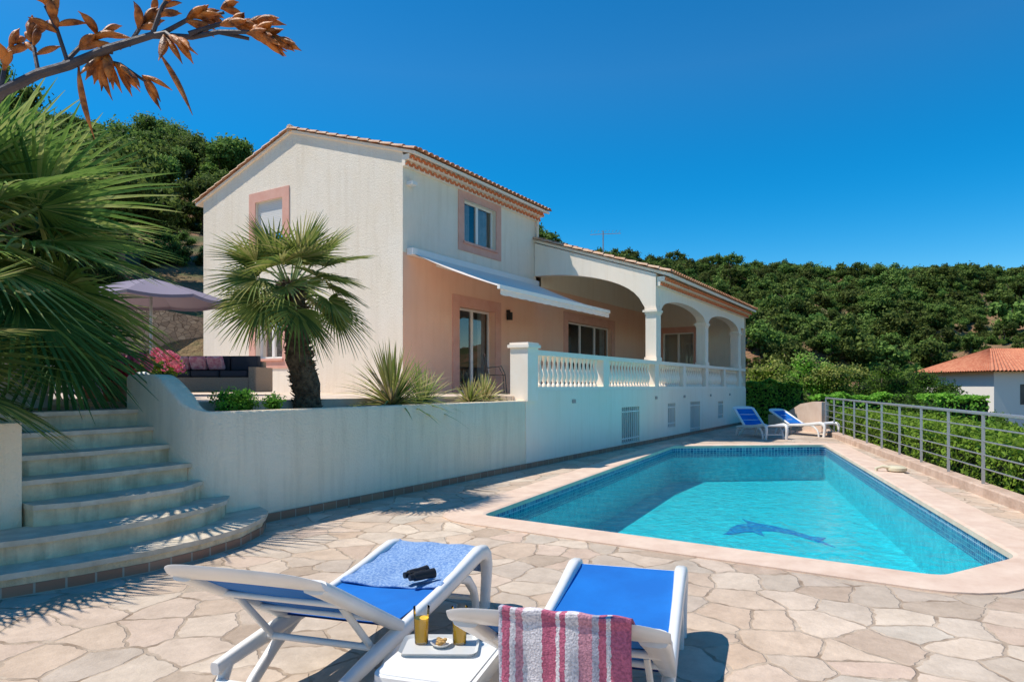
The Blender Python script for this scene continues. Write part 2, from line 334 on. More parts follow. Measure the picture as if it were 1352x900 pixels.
# ---------------------------------------------------------------- camera / light
cam=bpy.data.cameras.new('camera'); co=bpy.data.objects.new('camera',cam); COL.objects.link(co)
co.location=(0,0,1.6); co.rotation_euler=(math.radians(90),0,math.radians(-58)); cam.sensor_width=36
cam.lens=36*880/1352; cam.shift_y=59/1352; cam.clip_end=6000; cam.clip_start=.05; scene.camera=co
F=Vector((.848,.530,0)); R=Vector((.530,-.848,0))
elev=math.radians(60); az=(-.56,.828); sv=Vector((az[0]*math.cos(elev),az[1]*math.cos(elev),math.sin(elev)))
sl=bpy.data.lights.new('sun','SUN'); sl.energy=5.0; sl.angle=math.radians(.5); sl.color=(1,.94,.84)
so=bpy.data.objects.new('sun',sl); COL.objects.link(so); so.rotation_euler=(-sv).to_track_quat('-Z','Y').to_euler()
w=bpy.data.worlds.new('World'); scene.world=w; w.use_nodes=True; nt=w.node_tree; nt.nodes.clear()
sk=nt.nodes.new('ShaderNodeTexSky'); sk.sky_type='NISHITA'; sk.sun_disc=False; sk.sun_elevation=elev; sk.sun_rotation=math.atan2(az[0],az[1])
sk.air_density=1.0; sk.dust_density=0.0; sk.ozone_density=2.2
tcw=nt.nodes.new('ShaderNodeTexCoord'); sx=nt.nodes.new('ShaderNodeSeparateXYZ'); mw=nt.nodes.new('ShaderNodeMapRange')
mw.inputs['From Min'].default_value=.05; mw.inputs['From Max'].default_value=.42; mw.inputs['To Min'].default_value=1.80; mw.inputs['To Max'].default_value=1.44
nt.links.new(tcw.outputs['Generated'],sx.inputs[0]); nt.links.new(sx.outputs['Z'],mw.inputs['Value'])
hs=nt.nodes.new('ShaderNodeHueSaturation'); hs.inputs['Hue'].default_value=.497; nt.links.new(mw.outputs[0],hs.inputs['Saturation'])
bg=nt.nodes.new('ShaderNodeBackground'); bg.inputs[1].default_value=.15; wo=nt.nodes.new('ShaderNodeOutputWorld')
nt.links.new(sk.outputs[0],hs.inputs['Color']); nt.links.new(hs.outputs[0],bg.inputs[0]); nt.links.new(bg.outputs[0],wo.inputs[0])
scene.view_settings.view_transform='Standard'; scene.view_settings.look='None'; scene.view_settings.exposure=0

# ---------------------------------------------------------------- terrain
PH=[-180,-110,-60,-50,-37.6,-24.2,-18.3,-8.5,2.9,5.1,17.2,28.4,37.6,50,110,180]
SL=[0,.10,.34,.36,.345,.285,.27,.24,.195,.178,.160,.152,.148,.143,.05,0]
DD=[150,110,90,85,80,80,82,90,140,180,230,240,250,250,250,150]
T0=[60,30,20,20,22,24,28,38,50,60,62,62,60,60,60,60]
Z0=[-2.5,1.2,3.2,3.4,3.6,3.6,3.2,2.0,0,-1,-2.5,-3,-3,-3,-3,-2.5]
def snoise(x,y):
    return (math.sin(x*.11+1.3)*math.cos(y*.13+.7)+.5*math.sin(x*.27+y*.19)+.35*math.cos(x*.51-y*.43+2)+.2*math.sin(x*1.1+y*.9))
def terr(x,y):
    d=.848*x+.53*y; l=.53*x-.848*y; r=math.hypot(d,l); ph=math.degrees(math.atan2(l,d))
    s=np.interp(ph,PH,SL)*max(.25,math.cos(math.radians(ph))) if abs(ph)<75 else np.interp(ph,PH,SL)*.25
    D=np.interp(ph,PH,DD); t0=np.interp(ph,PH,T0)/max(.6,math.cos(math.radians(min(abs(ph),50)))); z0=np.interp(ph,PH,Z0)
    zc=1.6+s*D
    if r<t0:
        k=smoothstep(.55,1,r/t0); zn=-2.6
        return zn*(1-k)+z0*k if r>6 else -2.6
    if r<D:
        q=(r-t0)/(D-t0); z=z0+(zc-z0)*(q**.95)
        return z+snoise(x,y)*min(1,(r-t0)/25)*(.5+2.2*min(1,max(0,(D-120)/100)))*(1 if q<.9 else (1-q)*10*.7+.3)
    return zc*max(0.0,1-((r-D)/(D*2.2)))-3*min(1,(r-D)/D)+snoise(x,y)*.3
rad=[0.5]+list(np.geomspace(4,60,40))+list(np.linspace(62,300,75))+list(np.geomspace(310,3500,14))
NA=288; V=[];FF=[]
for r in rad:
    for k in range(NA):
        t=2*math.pi*k/NA; x=r*math.cos(t); y=r*math.sin(t); V.append((x,y,terr(x,y)))
for i in range(len(rad)-1):
    for k in range(NA): FF.append((i*NA+k,i*NA+(k+1)%NA,(i+1)*NA+(k+1)%NA,(i+1)*NA+k))
g=MB(); g.add(V,FF); g.add(V[:NA],[tuple(range(NA))])
GROUND=simple('hillside_ground',(.10,.115,.04),(.31,.17,.095),.3,.95,.8,4,bdist=.4,detail=14,thr=(.40,.58))
g.obj('hillside_ground',[GROUND],ang=180)

# ---------------------------------------------------------------- vegetation sources
def lobes_tree(mb,H,CR,nl,nleaf,size,seed,trunk=True,flat=.75,core=True,base=.45,rough=.3,lr=(.16,.42)):
    rs=random.Random(seed); cs=[]
    for i in range(nl):
        a=rs.uniform(0,6.28); rr=CR*math.sqrt(rs.random())*.8; z=H*(base+(1-base)*rs.uniform(.12,.86)*(1-.3*rr/CR))
        cs.append((rr*math.cos(a),rr*math.sin(a),z,CR*rs.uniform(*lr)))
    if trunk:
        tr=CR*.06
        mb.tube([(0,0,-1.0),(0.05*H,0,H*.2),(0,.04*H,H*.45),(0,0,H*.7)],[tr*1.4,tr,tr*.8,tr*.3],7,2)
        for c in cs[:7]: mb.tube([(0,.02*H,H*.3),(c[0]*.5,c[1]*.5,(H*.3+c[2])*.52),(c[0],c[1],c[2])],[tr*.5,tr*.32,tr*.1],5,2,False)
    tot=sum(c[3]**2 for c in cs)
    for c in cs:
        n=int(nleaf*c[3]**2/tot); d=RNG.normal(size=(n,3)); d/=np.linalg.norm(d,axis=1,keepdims=True)
        rr=RNG.normal(.9,.2,(n,1)).clip(.3,1.5); bump=1+rough*np.sin(d[:,:1]*7+c[0]*3)*np.cos(d[:,1:2]*6+c[1]*5)+rough*.6*np.sin(d[:,2:3]*13+c[2]*7)
        P=d*rr*bump*c[3]; P[:,2]*=flat; P+=np.array(c[:3]); Nn=d+RNG.normal(size=(n,3))*.65
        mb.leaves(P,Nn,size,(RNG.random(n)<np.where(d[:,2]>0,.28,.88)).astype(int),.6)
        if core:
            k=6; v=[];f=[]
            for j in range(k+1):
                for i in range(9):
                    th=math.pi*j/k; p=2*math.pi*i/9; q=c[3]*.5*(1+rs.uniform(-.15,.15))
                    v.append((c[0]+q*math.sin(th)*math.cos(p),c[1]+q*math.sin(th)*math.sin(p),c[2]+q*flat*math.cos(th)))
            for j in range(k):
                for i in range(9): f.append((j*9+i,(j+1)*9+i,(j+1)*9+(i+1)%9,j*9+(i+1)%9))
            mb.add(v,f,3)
def src_collection(name,n,fn):
    c=bpy.data.collections.new(name)
    for i in range(n):
        mb=MB(); mats=fn(mb,i); o=bpy.data.objects.new(name+'_source',mb.mesh(name+'_source',mats,False)); c.objects.link(o)
    return c
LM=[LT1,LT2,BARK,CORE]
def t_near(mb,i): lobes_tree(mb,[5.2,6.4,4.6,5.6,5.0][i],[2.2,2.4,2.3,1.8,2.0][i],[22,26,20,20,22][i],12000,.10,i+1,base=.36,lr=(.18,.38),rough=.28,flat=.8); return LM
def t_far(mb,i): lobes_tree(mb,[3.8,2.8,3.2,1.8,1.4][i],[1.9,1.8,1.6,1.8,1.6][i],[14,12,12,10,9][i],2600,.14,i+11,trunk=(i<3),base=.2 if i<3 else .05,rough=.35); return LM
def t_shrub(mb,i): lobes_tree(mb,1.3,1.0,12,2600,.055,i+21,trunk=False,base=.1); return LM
CN=src_collection('cork_oak',5,t_near); CF=src_collection('maquis_tree',5,t_far); CS=src_collection('maquis_shrub',3,t_shrub)
def scatter(name,pts,coll):
    me=bpy.data.meshes.new(name); me.from_pydata([p[:3] for p in pts],[],[])
    at=me.attributes.new('scl','FLOAT','POINT'); at.data.foreach_set('value',[p[3] for p in pts])
    o=bpy.data.objects.new(name,me); COL.objects.link(o)
    gn=bpy.data.node_groups.new(name,'GeometryNodeTree'); gn.interface.new_socket('Geometry',in_out='INPUT',socket_type='NodeSocketGeometry'); gn.interface.new_socket('Geometry',in_out='OUTPUT',socket_type='NodeSocketGeometry')
    A=gn.nodes.new; L=gn.links.new
    gi=A('NodeGroupInput'); go=A('NodeGroupOutput'); ci=A('GeometryNodeCollectionInfo'); ci.inputs[0].default_value=coll
    ci.inputs['Separate Children'].default_value=True; ci.inputs['Reset Children'].default_value=True
    ip=A('GeometryNodeInstanceOnPoints'); ip.inputs['Pick Instance'].default_value=True
    rv=A('FunctionNodeRandomValue'); rv.data_type='FLOAT_VECTOR'; rv.inputs[0].default_value=(0,0,0); rv.inputs[1].default_value=(.12,.12,6.28)
    er=A('FunctionNodeEulerToRotation'); na=A('GeometryNodeInputNamedAttribute'); na.data_type='FLOAT'; na.inputs[0].default_value='scl'
    L(gi.outputs[0],ip.inputs['Points']); L(ci.outputs[0],ip.inputs['Instance']); L(rv.outputs[0],er.inputs[0]); L(er.outputs[0],ip.inputs['Rotation'])
    L(na.outputs[0],ip.inputs['Scale']); L(ip.outputs[0],go.inputs[0])
    md=o.modifiers.new('scatter','NODES'); md.node_group=gn; return o
def pol(ph,r):
    p=math.radians(ph); d=r*math.cos(p); l=r*math.sin(p); return (F.x*d+R.x*l, F.y*d+R.y*l)
rs=random.Random(3)
pts=[]
for _ in range(1600):
    ph=rs.uniform(-58,0); r=rs.uniform(32,92); x,y=pol(ph,r)
    if y<26 : continue
    if -30<ph<-20 and r<50: continue
    sc=rs.uniform(.7,1.5)
    if r<44 and rs.random()<.6: continue
    if any((x-p[0])**2+(y-p[1])**2<(1.75*(sc+p[3]))**2 for p in pts): continue
    pts.append((x,y,terr(x,y)-.2,sc))
scatter('cork_oak_trees',pts,CN)
pts=[]
for _ in range(1000):
    ph=rs.uniform(-58,2); r=rs.uniform(25,85); x,y=pol(ph,r)
    if y<22.5: continue
    if -31<ph<-20 and r<50 and rs.random()<.6: continue
    pts.append((x,y,terr(x,y)-.15,rs.uniform(.3,1.2)))
scatter('hillside_shrubs',pts,CS)
pts=[]
for _ in range(17000):
    ph=rs.uniform(-4,52); r=62+math.sqrt(rs.random())*200; x,y=pol(ph,r)
    q=snoise(x*1.7+20,y*1.7); q2=snoise(x*.9-40,y*.9+10)
    if 35.2+.6*q<ph<44 and 122<r<176+9*q and rs.random()<.96: continue
    if 30.0<ph<31.8 and 128+8*q<r<152 and rs.random()<.9: continue
    if q>1.15 and rs.random()<.6: continue
    if q2>1.2 and rs.random()<.5: continue
    s_=(rs.uniform(.3,1.15) if rs.random()<.82 else rs.uniform(1.1,2.1))*(1 if r>90 else .75)
    if 33<ph<45 and 95<r<=125: s_*=.6
    pts.append((x,y,terr(x,y)-.4,s_))
scatter('distant_maquis_trees',pts,CF)
pts=[]
for _ in range(700):
    ph=rs.uniform(14,55); r=rs.uniform(40,68); x,y=pol(ph,r)
    if 31<ph<46 and r<60: continue
    pts.append((x,y,terr(x,y)-.3,rs.uniform(.45,1.1)))
scatter('valley_trees',pts,CF)

# ---------------------------------------------------------------- paving / pool
def roundpoly(pts,r,seg=5):
    out=[];n=len(pts)
    for i in range(n):
        p=Vector(pts[i]);a=(Vector(pts[i-1])-p);b=(Vector(pts[(i+1)%n])-p)
        ra=min(r,a.length*.45,b.length*.45); A=p+a.normalized()*ra;B=p+b.normalized()*ra
        for k in range(seg+1):
            t=k/seg; q=A*(1-t)**2+p*2*t*(1-t)+B*t*t; out.append((q.x,q.y))
    return out
def offset(poly,d):
    n=len(poly);out=[]
    for i in range(n):
        p0=Vector(poly[i-1]);p1=Vector(poly[i]);p2=Vector(poly[(i+1)%n])
        e1=(p1-p0).normalized();e2=(p2-p1).normalized(); n1=Vector((e1.y,-e1.x));n2=Vector((e2.y,-e2.x))
        m=(n1+n2).normalized(); out.append(tuple(p1+m*d/max(.4,m.dot(n1))))
    return out
POOL=roundpoly([(6.62,-.1),(7.75,-.72),(19.8,2.37),(17.2,5.73),(6.75,4.68)],.16,4)
CO=offset(POOL,.5)
def kerby(x): return -1.05+.288*(x-10.8)
outer=[(-8,kerby(-8)),(24.6,kerby(24.6)),(28.5,4.2),(29.6,6.75),(-8,6.75)]
def ring(mb,a,b,za,zb,m):
    n=len(a); mb.add([(p[0],p[1],za) for p in a]+[(p[0],p[1],zb) for p in b],[(i,(i+1)%n,n+(i+1)%n,n+i) for i in range(n)],m)
d=MB()
tri=tessellate_polygon([[Vector((*p,0)) for p in outer],[Vector((*p,0)) for p in CO[::-1]]])
d.add([(*p,0) for p in outer+CO[::-1]],[tuple(t) for t in tri],0)
ring(d,outer,outer,-3,0,1)
d.obj('flagstone_pool_deck',[FLAG,KERB],smooth=False)
pl=empty('swimming_pool'); PB=-.95
c=MB(); ring(c,CO,CO,0,.015,0); ring(c,CO,offset(POOL,.02),.015,.02,0); ring(c,offset(POOL,.02),offset(POOL,-.02),.02,.008,0); ring(c,offset(POOL,-.02),offset(POOL,-.02),.008,-.05,0); ring(c,offset(POOL,-.02),POOL,-.05,-.05,0)
c.obj('coping',[COPE],pl)
c=MB(); ring(c,POOL,POOL,-.05,-.30,1); ring(c,POOL,POOL,-.30,PB,0); tri=tessellate_polygon([[Vector((*p,0)) for p in POOL]]); c.add([(*p,PB) for p in POOL],[tuple(t) for t in tri],0)
c.obj('basin',[PFLOOR,BAND],pl,smooth=False)
c=MB(); c.add([(*p,-.13) for p in POOL],[tuple(t) for t in tri],0); c.obj('water',[WATER],pl,smooth=False)
dol=[(-1.15,-.10),(-.95,.02),(-.75,.22),(-.4,.42),(-.05,.50),(.0,.78),(.22,.50),(.5,.36),(.78,.10),(.95,-.2),(1.25,-.28),(1.0,-.42),(1.02,-.72),(.82,-.42),(.6,-.12),(.3,.05),(-.05,.08),(-.2,-.2),(-.3,.03),(-.65,-.02),(-.95,-.12)]
dl=[(12.15+R.x*x*.68+F.x*y*1.5, 2.40+R.y*x*.68+F.y*y*1.5) for x,y in dol]
c=MB(); c.prism(dl,PB+.001,PB+.01,0); c.obj('dolphin_mosaic',[MOS],pl,smooth=False)
c=MB(); c.lathe(0,0,[(.13,0),(.17,.02),(.17,.07),(.12,.10),(0.02,.105)],16); c.tube([(-.08,0,.06),(-.1,.22,.09),(-.1,.32,.05),(-.1,.34,-.20)],.03,8)
c.obj('water_spout',[simple('cream_plastic',(.66,.58,.40),rough=.5)],loc=(14.2,.50,.02))

# ---------------------------------------------------------------- kerb + railing
k=MB()
e=Vector((1,.288,0)).normalized(); nn=Vector((e.y,-e.x,0))
a=Vector((-6,kerby(-6),0)); b=Vector((24.6,kerby(24.6),0))
Lk=(b-a).length; mid=(a+b)/2+nn*.0
k.obox(mid+Vector((0,0,-.42)),(e,nn,(0,0,1)),(Lk/2,.12,.57)); k.obj('deck_kerb',[KERB],bevel=.02)
r=MB(); p=b.copy(); i=0
while (p-a).length>1:
    r.box(p.x-.022,p.x+.022,p.y-.022,p.y+.022,.14,1.17); p-=e*1.45
for z,rr in ((1.19,.026),(.98,.011),(.78,.011),(.58,.011),(.38,.011)):
    r.tube([b+Vector((0,0,z)),a+Vector((0,0,z))],rr,8)
r.obj('metal_railing',[METAL])
cw=MB(); path=[(24.6,2.95),(25.1,3.3),(25.8,3.8),(26.6,4.4),(27.6,5.0),(29.0,5.5)]
hh=[1.05,1.05,.95,.6,.45,.42]
for i in range(len(path)-1):
    p0,p1=Vector((*path[i],0)),Vector((*path[i+1],0)); n_=Vector(((p1-p0).y,-(p1-p0).x,0)).normalized()*.12
    h0,h1=hh[i],hh[i+1]; v=[p0-n_,p1-n_,p1+n_,p0+n_]; v=v+[v[0]+Vector((0,0,h0)),v[1]+Vector((0,0,h1)),v[2]+Vector((0,0,h1)),v[3]+Vector((0,0,h0))]
    cw.add(v,[(0,1,5,4),(2,3,7,6),(4,5,6,7)]+([(0,3,7,4)] if i==0 else [])+([(1,2,6,5)] if i==len(path)-2 else []))
cw.obj('curved_end_wall',[simple('salmon_render',(.66,.48,.37),(.74,.57,.46),3,.9,.4,30)])

# ---------------------------------------------------------------- terrace, walls, stairs
t=MB()
t.prism([(4.4,7.6),(11.0,7.6),(11.0,6.85),(29.2,6.85),(29.2,20.6),(4.4,20.6)],-2.5,1.40,0)
t.box(-8,4.4,8.0,20.6,-2.5,1.33,0); t.obj('terrace_floor',[TERR],smooth=False)
t=MB(); t.box(4.45,11.0,6.8,7.6,0,1.27); t.box(-8,2.45,6.9,8.0,0,1.24); t.obj('planter_bed',[SOIL],smooth=False)
def sweepwall(mb,path,hts,thick,m=0,zb=-.1):
    n=len(path); P=[Vector((*p,0)) for p in path]; I=[]
    for i in range(n):
        dd=(P[min(i+1,n-1)]-P[max(i-1,0)]).normalized(); I.append(P[i]+Vector((dd.y,-dd.x,0))*thick)
    v=[]
    for i in range(n):
        h=hts[i]; c_=(P[i]+I[i])/2
        o=P[i]-c_; 
        v+= [P[i]+Vector((0,0,zb)),P[i]+Vector((0,0,h-.035)),c_+o*.8+Vector((0,0,h)),c_-o*.8+Vector((0,0,h)),I[i]+Vector((0,0,h-.035)),I[i]+Vector((0,0,zb))]
    f=[]
    for i in range(n-1):
        for j in range(5): f.append((i*6+j,i*6+j+1,(i+1)*6+j+1,(i+1)*6+j))
    f.append(tuple(range(6))); f.append(tuple((n-1)*6+j for j in range(6))[::-1]); mb.add(v,f,m)
path=[(x,6.6) for x in np.linspace(11.05,4.65,16)]
for k_ in range(1,9):
    a_=math.radians(90*k_/8); path.append((4.65-.4*math.sin(a_),7.0-.4*math.cos(a_)))
ys=list(np.linspace(7.05,7.6,12))+[7.8,8.0]; path+=[(4.25,y) for y in ys]
hts=[1.31 if p[1]<6.62 else 1.31+.42*smoothstep(6.62,7.55,p[1]) for p in path]
wl=MB(); sweepwall(wl,path,hts,.26)
sweepwall(wl,[(2.67,8.0),(2.67,7.2),(2.67,6.72)],[1.28]*3,.25)
wl.box(-8,2.66,6.70,6.93,-.1,1.275)
wl.obj('terrace_retaining_wall',[LOWST],ang=50)
bw=MB()
def wallgrid(mb,axis,c,u0,u1,z0,z1,ops,depth,m=0,mr=0):
    us=sorted(set([u0,u1]+[o[0] for o in ops]+[o[1] for o in ops])); zs=sorted(set([z0,z1]+[o[2] for o in ops]+[o[3] for o in ops]))
    P=(lambda u,z,dd=0:(u,c+dd,z)) if axis=='Y' else (lambda u,z,dd=0:(c+dd,u,z))
    for i in range(len(us)-1):
        for j in range(len(zs)-1):
            cu=(us[i]+us[i+1])/2;cz=(zs[j]+zs[j+1])/2
            if any(o[0]<cu<o[1] and o[2]<cz<o[3] for o in ops): continue
            mb.add([P(us[i],zs[j]),P(us[i+1],zs[j]),P(us[i+1],zs[j+1]),P(us[i],zs[j+1])],[(0,1,2,3)],m)
    for o in ops:
        a,b,cc,dd=o[:4]
        for q in (((a,cc),(b,cc)),((b,cc),(b,dd)),((b,dd),(a,dd)),((a,dd),(a,cc))):
            mb.add([P(*q[0]),P(*q[1]),P(*q[1],depth),P(*q[0],depth)],[(0,1,2,3)],mr)
bo=[(15.77,17.0,.12,1.05),(19.3,20.0,.35,1.07),(21.5,22.6,.08,1.07),(24.9,25.6,.4,1.02)]
wallgrid(bw,'Y',6.585,11.05,29.3,-.1,1.5,bo,.2)
bw.add([(29.3,6.585,-.1),(29.3,20.6,-.1),(29.3,20.6,1.5),(29.3,6.585,1.5)],[(0,1,2,3)])
bw.add([(11.05,6.585,-.1),(11.05,6.9,-.1),(11.05,6.9,1.5),(11.05,6.585,1.5)],[(0,1,2,3)])
bw.add([(11.05,6.585,1.5),(29.3,6.585,1.5),(29.3,6.9,1.5),(11.05,6.9,1.5)],[(0,1,2,3)])
for o in bo: bw.add([(o[0],6.785,o[2]),(o[1],6.785,o[2]),(o[1],6.785,o[3]),(o[0],6.785,o[3])],[(0,1,2,3)],1)
for o in bo:
    for x in np.arange(o[0]+.08,o[1],.13): bw.box(x-.012,x+.012,6.60,6.625,o[2]-.02,o[3],2)
    for z in (o[2]+.12,o[3]-.12): bw.box(o[0],o[1],6.603,6.622,z-.015,z+.015,2)
for x in (13.0,18.2,20.8,23.8,26.5): bw.box(x,x+.16,6.565,6.58,1.22,1.30,3)
bw.obj('basement_wall',[STUCCOW,DARK,WHITE,METAL],smooth=False)
sk_=MB(); sk_.box(5.0,29.3,6.55,6.584,0,.1); sk_.obj('skirting_tiles',[BRICKT],smooth=False)

st=empty('stone_staircase'); s=MB()
f1=[(.9,6.62),(1.3,6.2),(2.2,5.9),(2.7,5.76),(3.2,5.68),(3.7,5.70),(4.2,5.82),(4.65,6.08),(4.9,6.35),(5.0,6.62)]
f2=[(1.6,6.62),(2.0,6.28),(2.5,6.10),(3.0,6.03),(3.5,6.05),(4.0,6.16),(4.4,6.38),(4.6,6.62)]
f3=[(2.69,7.9),(2.69,6.56),(3.0,6.42),(3.5,6.38),(3.95,6.44),(4.34,6.7),(4.34,7.9)]
fr=[f1,f2,f3]
for i,y in enumerate((6.80,7.13,7.45,7.77)): fr.append([(2.69,8.1),(2.69,y),(3.4,y-.05),(4.27,y+.02),(4.27,8.1)])
for i,p in enumerate(fr):
    z=.19*(i+1); s.prism(p,.0,z-.045,0,bottom=False)
    q=offset(p,.035) if sum((p[j][0]*p[(j+1)%len(p)][1]-p[(j+1)%len(p)][0]*p[j][1]) for j in range(len(p)))>0 else offset(p,-.035)
    if i>=2: q=[(min(max(x,2.68),4.30 if i>2 else 4.36),y) for x,y in q]
    s.prism(q,z-.044,z,1)
s.obj('steps',[STEPR,STEPM],st,smooth=False,bevel=.008)
s=MB(); q=offset(f1,.012); s.prism(q,.0,.085,0,bottom=False); s.obj('tile_base',[bricktile('step_base_tile',(.32,.14,.08),(.42,.22,.14),(.45,.36,.28),1,axis='XZ',w=.2,h=.3,ms=.008)],st,smooth=False)

bl=MB()
ped=[(14.85,.16),(18.4,.16),(20.95,.12),(23.5,.16),(25.9,.12),(28.3,.16)]
bl.box(11.45,29.25,6.60,6.86,1.5,1.58); bl.box(11.45,29.25,6.58,6.88,2.21,2.31)
for x,wd in ped: bl.box(x-wd,x+wd,6.595,6.865,1.58,2.21)
prof=[(.055,1.58),(.055,1.62),(.035,1.64),(.03,1.66),(.055,1.72),(.075,1.80),(.072,1.86),(.045,1.95),(.028,2.05),(.03,2.10),(.045,2.12),(.045,2.15),(.055,2.17),(.055,2.21)]
x=11.62
while x<29.2:
    if all(abs(x-pp)>wd+.08 for pp,wd in ped): bl.lathe(x,6.73,prof,10)
    x+=.205
bl.box(11.04,11.44,6.54,6.94,1.3,2.34); bl.box(11.0,11.48,6.50,6.98,2.34,2.40); bl.box(11.03,11.45,6.53,6.95,2.40,2.44)
bl.obj('balustrade',[BALW],ang=40)

# ---------------------------------------------------------------- villa
vi=empty('villa'); YF=10.65; XG=12.12; YB=18.55; EZ=7.15; RZ=8.40; YR=14.6
w=MB()
wallgrid(w,'Y',YF,XG,18.5,4.80,EZ,[(14.58,16.15,5.5,6.65)],.28,0)
wallgrid(w,'X',XG,YF,YB,1.3,EZ,[(14.95,16.1,2.35,3.8),(14.95,16.1,5.5,6.75)],.25,0)
w.add([(XG,YF,EZ),(XG,YB,EZ),(XG,YR,RZ)],[(0,1,2)])
w.add([(18.5,YF,4.8),(18.5,YB,4.8),(18.5,YB,EZ),(18.5,YR,RZ),(18.5,YF,EZ)],[(0,1,2,3,4)])
w.add([(XG,YB,1.3),(29.3,YB,1.3),(29.3,YB,EZ-2.5),(18.5,YB,EZ-2.5),(18.5,YB,EZ),(XG,YB,EZ)],[(0,1,2,3,4,5)])
w.add([(29.3,6.6,1.4),(29.3,YB,1.4),(29.3,YB,4.65),(29.3,12.6,6.7),(29.3,6.6,4.72)],[(0,1,2,3,4)])
w.obj('walls',[STUCCO],vi,smooth=False)
w=MB()
wallgrid(w,'Y',YF-.004,XG,29.1,1.4,4.80,[(14.36,16.1,1.42,3.72),(20.7,24.46,1.55,3.85)],.28,0)
w.add([(XG,YF-.004,4.8),(18.5,YF-.004,4.8),(18.5,YF,4.8),(XG,YF,4.8)],[(0,1,2,3)])
w.obj('ground_floor_facade',[PINK],vi,smooth=False)
w=MB(); w.add([(18.8,YF-.003,4.8),(29.1,YF-.003,4.8),(29.1,YF-.003,6.12),(18.8,YF-.003,6.12)],[(0,1,2,3)])
wallgrid(w,'X',29.1,6.6,YF,1.4,4.7,[(8.75,10.15,1.45,3.95)],.15,0)
w.add([(29.1,6.6,4.7),(29.1,YF,4.7),(29.1,YF,6.12),(29.1,6.6,4.78)],[(0,1,2,3)]); w.obj('veranda_inner_walls',[STUCCO],vi,smooth=False)
def window(axis,c,u0,u1,z0,z1,surr=.26,depth=.15,panes=2,curtain=.4,room=True,sill=True,shutter=0):
    P=(lambda u,dd,z:(u,c+dd,z)) if axis=='Y' else (lambda u,dd,z:(c+dd,u,z))
    m=MB()
    def bx(a,b,d0,d1,za,zb,mi):
        p=P(a,d0,za);q=P(b,d1,zb); m.box(min(p[0],q[0]),max(p[0],q[0]),min(p[1],q[1]),max(p[1],q[1]),za,zb,mi)
    if surr:
        bx(u0-surr,u0,-.025,-.001,z0-(surr if sill else 0),z1+surr,0); bx(u1,u1+surr,-.025,-.001,z0-(surr if sill else 0),z1+surr,0)
        bx(u0,u1,-.025,-.001,z1,z1+surr,0)
        if sill: bx(u0,u1,-.025,-.001,z0-surr,z0,0); bx(u0-.05,u1+.05,-.07,-.026,z0-.06,z0-.0,0)
    f=.055; d0=depth;d1=depth+.06
    bx(u0,u0+f,d0,d1,z0,z1,1);bx(u1-f,u1,d0,d1,z0,z1,1);bx(u0+f,u1-f,d0,d1,z1-f,z1,1);bx(u0+f,u1-f,d0,d1,z0,z0+f,1)
    for i in range(1,panes):
        u=u0+(u1-u0)*i/panes; bx(u-.05,u+.05,d0-.01,d1-.003,z0+f,z1-f,1)
    m.add([P(u0+f,d0+.03,z0+f),P(u1-f,d0+.03,z0+f),P(u1-f,d0+.03,z1-f),P(u0+f,d0+.03,z1-f)],[(0,1,2,3)],2)
    if curtain:
        for s0,s1 in ((u0,u0+(u1-u0)*curtain*.5),(u1-(u1-u0)*curtain*.5,u1)):
            nf=24
            m.grid(lambda i,j:P(s0+(s1-s0)*i,d0+.14+.03*math.sin(i*nf*.9),z0+.02+(z1-z0-.05)*j),nf,1,3)
    if room:
        dd=2.2
        A=[P(u0-.8,depth+.13,z0-.05),P(u1+.8,depth+.13,z0-.05),P(u1+.8,dd,z0-.05),P(u0-.8,dd,z0-.05)]; B=[(p[0],p[1],z1+.3) for p in A]
        m.add(A+B,[(0,1,2,3),(4,5,6,7),(1,2,6,5),(2,3,7,6),(3,0,4,7)],4)
    if shutter:
        n=int(shutter/.05)
        for i in range(n): bx(u0+.01,u1-.01,depth-.05,depth-.03-(.008 if i%2 else 0),z1-.05*(i+1),z1-.05*i-.004,5)
    return m.obj('window',[PINKD,FRAMEW,GLASS,CURT,DARK,SHUT],vi,smooth=False)
window('Y',YF-.004,14.36,16.1,1.42,3.72,.3,.2,2,.45,sill=False)
window('Y',YF,14.58,16.15,5.5,6.65,.26,.12,2,.8)
window('Y',YF-.004,20.7,24.46,1.55,3.85,.32,.15,3,.25,sill=False)
window('X',XG,14.95,16.1,2.35,3.8,.27,.15,2,.5)
window('X',XG,14.95,16.1,5.5,6.75,.27,.12,2,.0,shutter=.95)
window('X',29.1,8.75,10.15,1.45,3.95,.25,.05,2,.3,room=False,sill=False)
def tileroof(mb,x0,x1,y0,z0,y1,z1,m=0,sp=.21):
    L=math.hypot(y1-y0,z1-z0); ny=(y1-y0)/L; nz=(z1-z0)/L; up=(-nz*np.sign(y1-y0)*1.0,abs(ny)) ; rows=int(L/.38); nt_=int(round((x1-x0)/sp)); sp=(x1-x0)/nt_
    V=[];fac=[]; nx=nt_*6
    for r_ in range(rows):
        for e_ in (0,1):
            sdist=L*(r_+e_)/rows; lift=.035 if e_==0 else 0.0
            for i in range(nx+1):
                hgt=.075*abs(math.sin(math.pi*(i/6)))**.6+lift
                V.append((x0+(x1-x0)*i/nx,y0+ny*sdist+up[0]*hgt,z0+nz*sdist+up[1]*hgt))
    W=nx+1
    for r_ in range(rows*2-1):
        for i in range(nx): fac.append((r_*W+i,r_*W+i+1,(r_+1)*W+i+1,(r_+1)*W+i))
    mb.add(V,fac,m)
